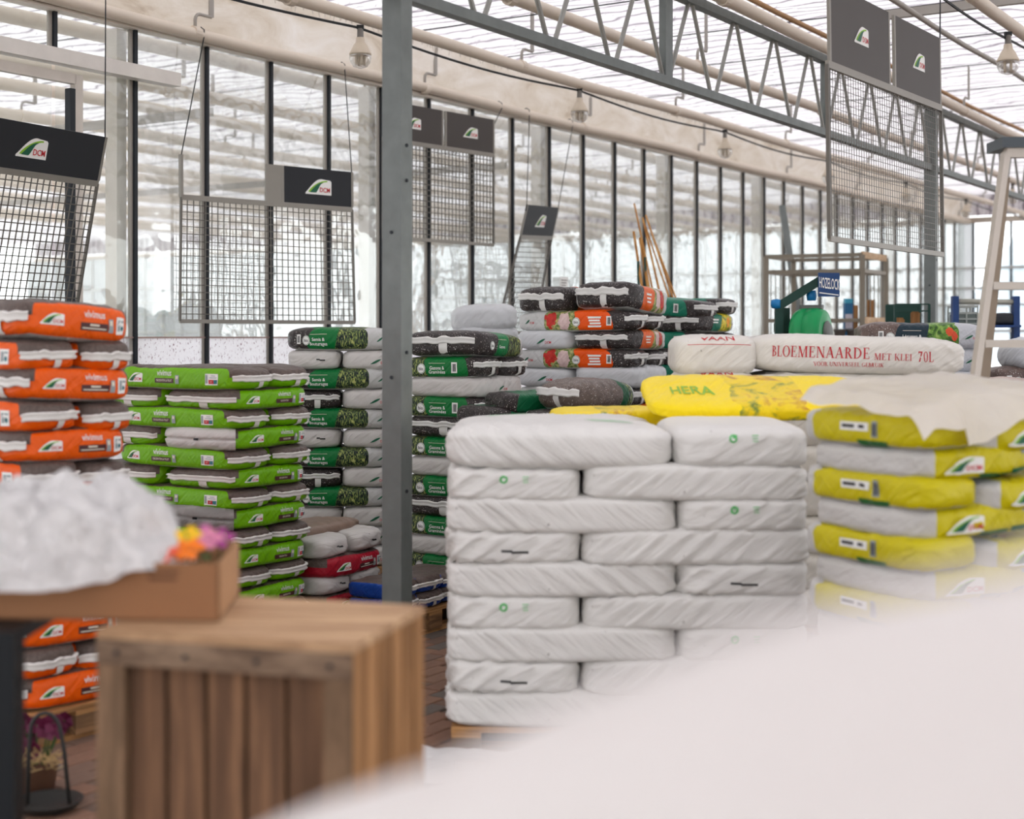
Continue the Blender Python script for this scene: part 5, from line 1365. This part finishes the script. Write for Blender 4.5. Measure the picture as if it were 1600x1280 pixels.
# sheet over the yellow stack
p0, ex, ey, rX, rY = frame(1440, 4.95, 60)
ztop = .144 + 12 * .1055 + .012
def cover(u, v):
    a = -.05 + u * 1.20; b = .56 - v * .68
    hang = 0
    if v > .80:
        e = (v - .80) / .20; sc = .35 + .65 * abs(math.sin(a * 4.4 + .9)) * (1 if a > .15 else .35)
        hang = -.15 * e * sc; b = .56 - .68 * .80 - .075 * e ** .6
    if a < .0: hang -= .04 * min(1, -a / .05)
    z = ztop + .03 + .05 * math.sin(u * 3.1) + .05 * (1 - v) + .022 * nz(a * 5, b * 5, 2) + .010 * nz(a * 14, b * 14, 5) + hang
    return p0 + ex * a + ey * b + Zv * z
mb = MB(); mb.grid(cover, 90, 60)
o = centred(mb, 'plastic_cover', mat_film('clear_white_film', sr(244, 238, 230), .62, 5, .6, .3), p0 + Zv * ztop, None, True); tag(o, 'torn white plastic cover draped over the yellow soil stack', 'plastic cover')
# loose film on the floor by the white stack
def loose(u, v):
    x = -.37 + u * .62; y = 5.52 + v * .36
    r_ = .02 + .05 * abs(nz(u * 5, v * 3, 1)) + .028 * math.sin(v * 6 + u * 3) ** 2 * (1.6 - u)
    return Vector((x, y, .004 + r_ * math.sin(math.pi * v) ** .5))
mb = MB(); mb.grid(loose, 50, 26); o = centred(mb, 'loose_film', FILM, (0, 5.7, 0), None, True); tag(o, 'crumpled strip of white film lying before the white pallet', 'plastic film')
mb = MB(); mb.tube([(-.215, 5.45, .056), (.1, 5.44, .057), (.9, 5.43, .056)], [.054, .056, .055], 18); o = centred(mb, 'film_roll', SHEET, (.3, 5.44, 0), None, True); tag(o, 'rolled white film lying on the floor before the white pallet', 'film roll')

# ------------------------------------------------------------------ ladder
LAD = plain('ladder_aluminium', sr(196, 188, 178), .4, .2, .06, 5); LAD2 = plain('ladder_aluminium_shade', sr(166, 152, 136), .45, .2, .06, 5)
Yl = 7.0
ld = empty('step_ladder', (2.3, Yl, 0)); tag(ld, 'aluminium step ladder with dark platform standing behind the yellow bags', 'ladder'); lb_ = ld.location.copy()
tp = px(1572, 236, Yl); wl_ = .52
def lw(v): return Vector(v) - lb_
slope = (px(1522, 600, Yl - .25) - tp); slope /= -slope.z
ft = tp + slope * tp.z
for j in (0, 1):
    o_ = Vector((wl_ * j + (.10 if j else 0) * 0, 0, 0)); sp_ = .09 * j
    mb = MB(); mb.bar(lw(tp + o_), lw(ft + o_ + Vector((.16 * j, 0, 0))), .028, .075, Vector((0, -1, .2))); mb.build('front_rail', LAD, ld)
    bt = tp + o_ + Vector((.005, .05, -.12)); bf = Vector((bt.x - .085 + .12 * j, Yl + .55, 0))
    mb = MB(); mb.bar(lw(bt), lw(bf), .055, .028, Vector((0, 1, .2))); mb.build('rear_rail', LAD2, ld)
mb = MB(); mb.box(lw(tp + Vector((wl_ / 2, .06, .035))), (wl_ + .07, .24, .05)); mb.build('platform', plain('ladder_cap', sr(78, 86, 92), .5), ld)
mb = MB(); mb.box(lw(tp + Vector((wl_ / 2, -.02, -.01))), (wl_ + .02, .05, .05)); mb.build('head_bar', LAD, ld)
for i in range(7):
    z = CAMH + (HZ - 448) / F * 6.95 - .272 * (i - 1) ; f_ = (tp.z - z)
    if z < .1 or i == 0: continue
    c = tp + slope * f_
    mb = MB(); mb.box(lw(Vector((c.x + wl_ / 2 + .03, c.y, z))), (wl_ + .03, .08, .036)); mb.build('step', LAD, ld)

# ------------------------------------------------------------------ far corner: trolley, hose reel display, canes, boxes
def rack_box(name, label, x0, x1, Yf, Yb_, z0, z1):
    pass
TROL = plain('trolley_steel', sr(132, 124, 110), .5, .3, .1, 6); TROLW = wood('trolley_wood', sr(190, 160, 128), sr(214, 186, 152), 0)
Yt = 15.5
A = px(1197, 400, Yt + .4); B = px(1347, 398, Yt); zt_ = B.z; A.z = zt_
dv = Vector((px(1384, 0, Yt + .75).x - B.x, .75, 0)); C_, D_ = B + dv, A + dv * 1.0
tr_o = empty('stock_trolley', Vector((A.x, A.y, 0))); tag(tr_o, 'tall steel stock trolley with wooden end bars before the gable', 'trolley'); tb0 = tr_o.location.copy()
def tw(v): return Vector(v) - tb0
for q_1 in (A, B, C_, D_):
    mb = MB(); mb.bar(tw(Vector((q_1.x, q_1.y, .12))), tw(q_1), .05, .05, Vector((1, 0, 0))); mb.build('upright', TROL, tr_o)
    mb = MB(); mb.lathe([(.02, 0), (.055, .02), (.06, .06), (.05, .1), (.02, .12)], tw(Vector((q_1.x, q_1.y, 0))), 12); mb.build('castor', DARK, tr_o)
for dz_ in (0, -.17, -.70, -1.0, -1.5, -2.0):
    for s0, s1, m_ in ((A, B, TROL), (D_, C_, TROL), (B, C_, TROLW if dz_ in (0, -.70) else TROL), (A, D_, TROL)):
        mb = MB(); mb.bar(tw(s0 + Vector((0, 0, dz_))), tw(s1 + Vector((0, 0, dz_))), .03, .07 if m_ is TROLW else .04); mb.build('cross_bar', m_, tr_o)
for s0, s1 in ((B, C_), (A, D_)):
    for i in range(1, 6):
        p_ = s0.lerp(s1, i / 6); mb = MB(); mb.tube([tw(p_ + Vector((0, 0, -.17))), tw(p_ + Vector((0, 0, -1.5)))], .006, 5); mb.build('end_wire', TROL, tr_o)
shm = MB(); cc = (A + B + C_ + D_) / 4; nv_ = (B - A).normalized(); dn = dv.normalized()
shm.box(tw(Vector((cc.x, cc.y, zt_ - 1.0))), ((B - A).length, dv.length, .02), (nv_, Vector((-nv_.y, nv_.x, 0)), Zv)); shm.build('shelf', TROL, tr_o)
# things standing on that shelf
zs = zt_ - .985
def on_shelf(x, Y): return Vector(((x - 800) / F * Y, Y, zs))
GP = plain('pot_grey', sr(112, 110, 108), .6); TERR = plain('pot_terracotta', sr(170, 96, 72), .7)
for i, x in enumerate((1312, 1332)):
    c = on_shelf(x, Yt + .35); r_ = empty('flower_pot', c); tag(r_, 'grey stacked flower pots on the trolley shelf %s' % ['beside the hose reel', 'beside the trolley upright'][i], 'flower pots')
    for j in range(2):
        mb = MB(); mb.lathe([(.05, .09 * j), (.065, .085 + .09 * j), (.07, .085 + .09 * j), (.07, .105 + .09 * j), (.06, .105 + .09 * j)], n=16); mb.build('pot', [TERR, GP][j], r_, True)
bt_ = empty('spray_pack', on_shelf(1325, Yt + .62)); tag(bt_, 'tall blue garden product pack standing on the trolley shelf', 'pack')
mb = MB(); mb.box((0, 0, .24), (.095, .08, .48)); mb.build('carton', plain('pack_blue', sr(22, 96, 140), .4), bt_)
mb = MB(); mb.box((0, -.041, .28), (.08, .004, .16)); mb.build('label', plain('pack_label', sr(190, 186, 196), .5, 0, .3, 30), bt_)
mb = MB(); mb.box((0, 0, .5), (.085, .075, .06)); mb.build('cap', plain('pack_cyan', sr(60, 160, 190), .4), bt_)
PLK = wood('plank_wood', sr(140, 98, 58), sr(178, 130, 82), 2)
for i, (x, h_, w_1) in enumerate(((1336, .46, .06), (1361, .52, .085))):
    mb = MB(); mb.box((0, 0, h_ / 2), (w_1, .035, h_)); mb.box((0, -.02, h_ * .5), (w_1 * .5, .01, h_ * .96)); o = mb.build('wooden_plank', PLK); o.location = on_shelf(x, Yt + .68); tag(o, ['short wooden plank beside the blue pack on the trolley', 'wide wooden plank standing at the trolley end'][i], 'plank')

# hose reel display: green drum on dark green stand with blue sign
GRN = plain('drum_green', sr(10, 148, 82), .35, 0, .06, 4, .05); DGR = plain('stand_green', sr(8, 58, 48), .5, 0, .1, 5)
Yr = 10.2
hr = empty('hose_reel_display', Vector((px(1225, 0, Yr).x, Yr, 0))); tag(hr, 'green hose reel drum on dark green stand with blue sign', 'hose reel'); h0 = hr.location.copy()
def hw(v): return Vector(v) - h0
dc = px(1268, 520, Yr - .05); AXD = Vector((.86, -.50, 0)).normalized(); AXU = Zv; AXV = AXD.cross(AXU)
mb = MB(); mb.lathe([(r_*.80, z_*.82) for r_, z_ in [(.03, -.15), (.16, -.15), (.19, -.13), (.213, -.09), (.216, -.03), (.212, -.028), (.212, -.022), (.216, -.02), (.218, .06), (.205, .10), (.19, .12), (.18, .125), (.08, .128), (.07, .14), (.02, .14)]], hw(dc), 36, (AXV, AXU, AXD)); dr = mb.build('drum', GRN, hr, True)
mb = MB(); mb.lathe([(.02, 0), (.075, 0), (.085, .015), (.06, .035), (.02, .04)], hw(dc + AXD * .10), 20, (AXV, AXU, AXD)); mb.build('hub', plain('hub_grey', sr(110, 112, 108), .5), dr, True)
mb = MB(); mb.bar(hw(dc + Zv * .18 - AXD * .08), hw(dc + Zv * .18 + AXD * .08), .05, .028); mb.build('handle_grip', plain('grip_grey', sr(96, 98, 94), .5), hr)
for x, w_1 in ((1217, .055), (1231, .05)):
    t_ = px(x, 481, Yr + .02 * (x > 1220)); mb = MB(); mb.box(hw(Vector((t_.x, Yr + .0 + .1 * (x > 1220), t_.z / 2))), (w_1, .05, t_.z)); mb.build('stand_post', DGR, hr)
for z in (.4, 1.0, px(0, 512, Yr).z): mb = MB(); mb.bar(hw(Vector((px(1212, 0, Yr).x, Yr + .05, z))), hw(Vector((px(1290, 0, Yr).x, Yr + .05, z))), .05, .06); mb.build('stand_bar', DGR, hr)
t_ = px(1286, 520, Yr); mb = MB(); mb.box(hw(Vector((t_.x, Yr + .05, .85))), (.05, .05, 1.7)); mb.build('stand_post', DGR, hr)
mb = MB(); mb.bar(hw(px(1214, 480, Yr)), hw(px(1282, 438, Yr - .05)), .06, .06); mb.build('slanted_arm', DGR, hr)
sg = px(1295, 445, Yr - .10); SX = Vector((.985, .17, 0)); mb = MB(); mb.bar(hw(sg - SX * .077), hw(sg + SX * .077), .012, .165); sgn = mb.build('sign_board', plain('sign_navy', sr(14, 62, 116), .45), hr)
mb = MB(); tv = text('HOZELOCK', .075, 0, .004, .27); mb.add([hw(sg + SX * a_ + Zv * (b_2 - .12 * a_) + Vector((.17, -.985, 0)) * .009) for a_, b_2 in tv[0]], tv[1]); mb.build('lettering', WHITE, sgn)
mb = MB(); mb.bar(hw(sg - SX * .07 - Zv * .056 + Vector((0, -.009, 0))), hw(sg + SX * .07 - Zv * .072 + Vector((0, -.009, 0))), .003, .007); mb.build('underline', WHITE, sgn)
for x, y, s_ in ((1213, 475, .06), (1268, 462, .07)):
    mb = MB(); c = px(x, y, Yr - .02); mb.lathe([(.01, -s_ / 2), (.03, -s_ / 2), (.036, 0), (.03, s_ / 2), (.01, s_ / 2)], hw(c), 14, (AXV, AXD, Zv) if x > 1230 else (AXU, AXV, AXD)); mb.build('blue_fitting', plain('fitting_blue', sr(24, 120, 180), .4), hr, True)

# bamboo canes and stakes in a bin
cb_ = Vector((px(1015, 0, 14.5).x, 14.5, 0))
bn = empty('cane_bin', cb_); tag(bn, 'dark bin holding the bamboo canes behind the citrus bags', 'bin')
mb = MB(); mb.lathe([(.2, 0), (.26, 1.2), (.27, 1.2), (.27, 1.25), (.25, 1.24), (.2, .1)], n=18); mb.build('bucket', plain('bin_black', sr(40, 42, 44), .6), bn, True)
BAM = wood('bamboo', sr(176, 122, 62), sr(214, 164, 100), 2); STK = plain('stake_green', sr(16, 66, 54), .5)
for i, (xt, yt, xb_, r_) in enumerate(((991, 318, 1020, .012), (1009, 336, 1048, .012), (1008, 352, 1042, .011), (990, 362, 1004, .017), (1004, 340, 1030, .014), (1012, 346, 1052, .010), (1000, 372, 1014, .022))):
    t0_ = px(xt, yt, 14.6); b0_ = px(xb_, 455, 14.45); dr_ = (b0_ - t0_); e_ = b0_ + dr_ * ((b0_.z - .9) / -dr_.z)
    mb = MB(); mb.tube([t0_.lerp(e_, j / 8) for j in range(9)], [r_ * (.75 + .03 * j) for j in range(9)], 7); o = centred(mb, 'bamboo_cane', BAM, e_, None, True); tag(o, '%s bamboo cane leaning in the dark bin' % ['longest thin', 'long slim', 'slim tapering', 'short stout', 'long sturdy', 'long whippy', 'thick short'][i], 'cane')
for i, x in enumerate((997, 1008)):
    mb = MB(); t0_ = px(x, 408 - 6 * i, 14.5); mb.tube([t0_, Vector((t0_.x + .03, t0_.y, 1.0))], .013, 6); o = centred(mb, 'garden_stake', STK, (t0_.x, t0_.y, 1.0)); tag(o, ['dark green garden stake between the canes, shorter one', 'dark green garden stake between the canes, taller one'][i], 'stake')
# leaning galvanised profile by the trolley
mb = MB(); t0_ = px(1222, 322, 17.6); e_ = px(1252, 520, 17.0); e_ = t0_ + (e_ - t0_) * (t0_.z / (t0_.z - e_.z)); mb.bar(t0_, e_, .075, .05, Vector((0, 1, 0))); o = centred(mb, 'leaning_profile', GALV, e_); tag(o, 'grey galvanised profile leaning behind the stock trolley', 'profile')
# green crate with wood blocks
gc = empty('green_crate_stand', Vector((px(1418, 0, 13.0).x, 13.0, 0))); tag(gc, 'dark green wire crate behind the vegetable bags', 'crate')
zt2 = px(0, 476, 13.0).z
for sx_ in (-1, 1):
    for sy_ in (-1, 1): mb = MB(); mb.box((sx_ * .15, sy_ * .15, zt2 / 2), (.02, .02, zt2)); mb.build('post', DGR, gc)
mb = MB(); mb.box((0, .15, zt2 - .16), (.30, .008, .32)); mb.build('back_panel', DGR, gc)
for z in (zt2, zt2 - .06, zt2 - .33): 
    mb = MB(); mb.bar((-.15, -.15, z), (.15, -.15, z), .012, .012); mb.build('bar', DGR, gc)
    mb = MB(); mb.bar((-.15, .15, z), (.15, .15, z), .012, .012); mb.build('bar', DGR, gc)
mb = MB(); mb.box((0, 0, zt2 - .34), (.30, .30, .012)); mb.build('base', DGR, gc)
for i, (x, h_) in enumerate(((1406, .20), (1430, .26))):
    mb = MB(); mb.box((0, 0, h_ / 2), (.075, .03, h_)); mb.box((0, 0, h_ + .006), (.055, .03, .02)); o = mb.build('wooden_label_post', PLK); o.location = Vector(((x - 800) / F * 12.95, 12.95, zt2 - .334)); tag(o, ['shorter wooden block standing in the green crate', 'taller wooden block standing in the green crate'][i], 'wood block')
# blue shelf frame with roller and plastic crate
bs = empty('blue_shelf_frame', Vector((px(1537, 0, 12.0).x, 12.0, 0))); tag(bs, 'blue shelf frame with grey roller bar seen through the ladder', 'shelf'); b0_ = bs.location.copy()
NB2 = plain('shelf_blue', sr(14, 56, 112), .5)
for x in (1492, 1587):
    zt3 = px(0, 463, 12.0).z; mb = MB(); mb.box(Vector(((x - 800) / F * 12.0 - b0_.x, 0, zt3 / 2)), (.05, .06, zt3)); mb.build('upright', NB2, bs)
mb = MB(); mb.tube([px(1492, 471, 12.0) - b0_, px(1587, 472, 12.0) - b0_], .022, 10); mb.build('roller', plain('roller_grey', sr(168, 168, 156), .5), bs, True)
zsh = px(0, 508, 12.0).z
mb = MB(); mb.box((0, .1, zsh - .01), (.55, .4, .02)); mb.build('shelf_board', NB2, bs)
pc = empty('plastic_crate', Vector((px(1506, 0, 12.05).x, 12.08, zsh))); tag(pc, 'grey see-through plastic crate on the blue shelf frame', 'crate')
PCM = plain('crate_grey', sr(150, 156, 150), .4)
for z in (.01, .05, .10, .15): 
    for y_ in (-.1, .1): mb = MB(); mb.box((0, y_, z), (.19, .006, .014)); mb.build('slat', PCM, pc)
for x in (-.092, 0, .092):
    for y_ in (-.1, .1): mb = MB(); mb.box((x, y_, .08), (.012, .008, .16)); mb.build('rib', PCM, pc)
mb = MB(); mb.box((0, 0, .004), (.19, .2, .008)); mb.build('base', PCM, pc); mb = MB(); mb.box((0, 0, .05), (.17, .18, .08)); mb.build('contents', plain('crate_contents', sr(98, 108, 104), .6, 0, .2, 20), pc)
bk = Proto(Bag(.34, .22, .10, 190, wr=1.6), plain('black_sack', sr(34, 36, 40), .5))
bk.put(Vector((px(1556, 0, 12.1).x, 12.1, zsh)), -.1, 'black plastic sack on the blue shelf frame')
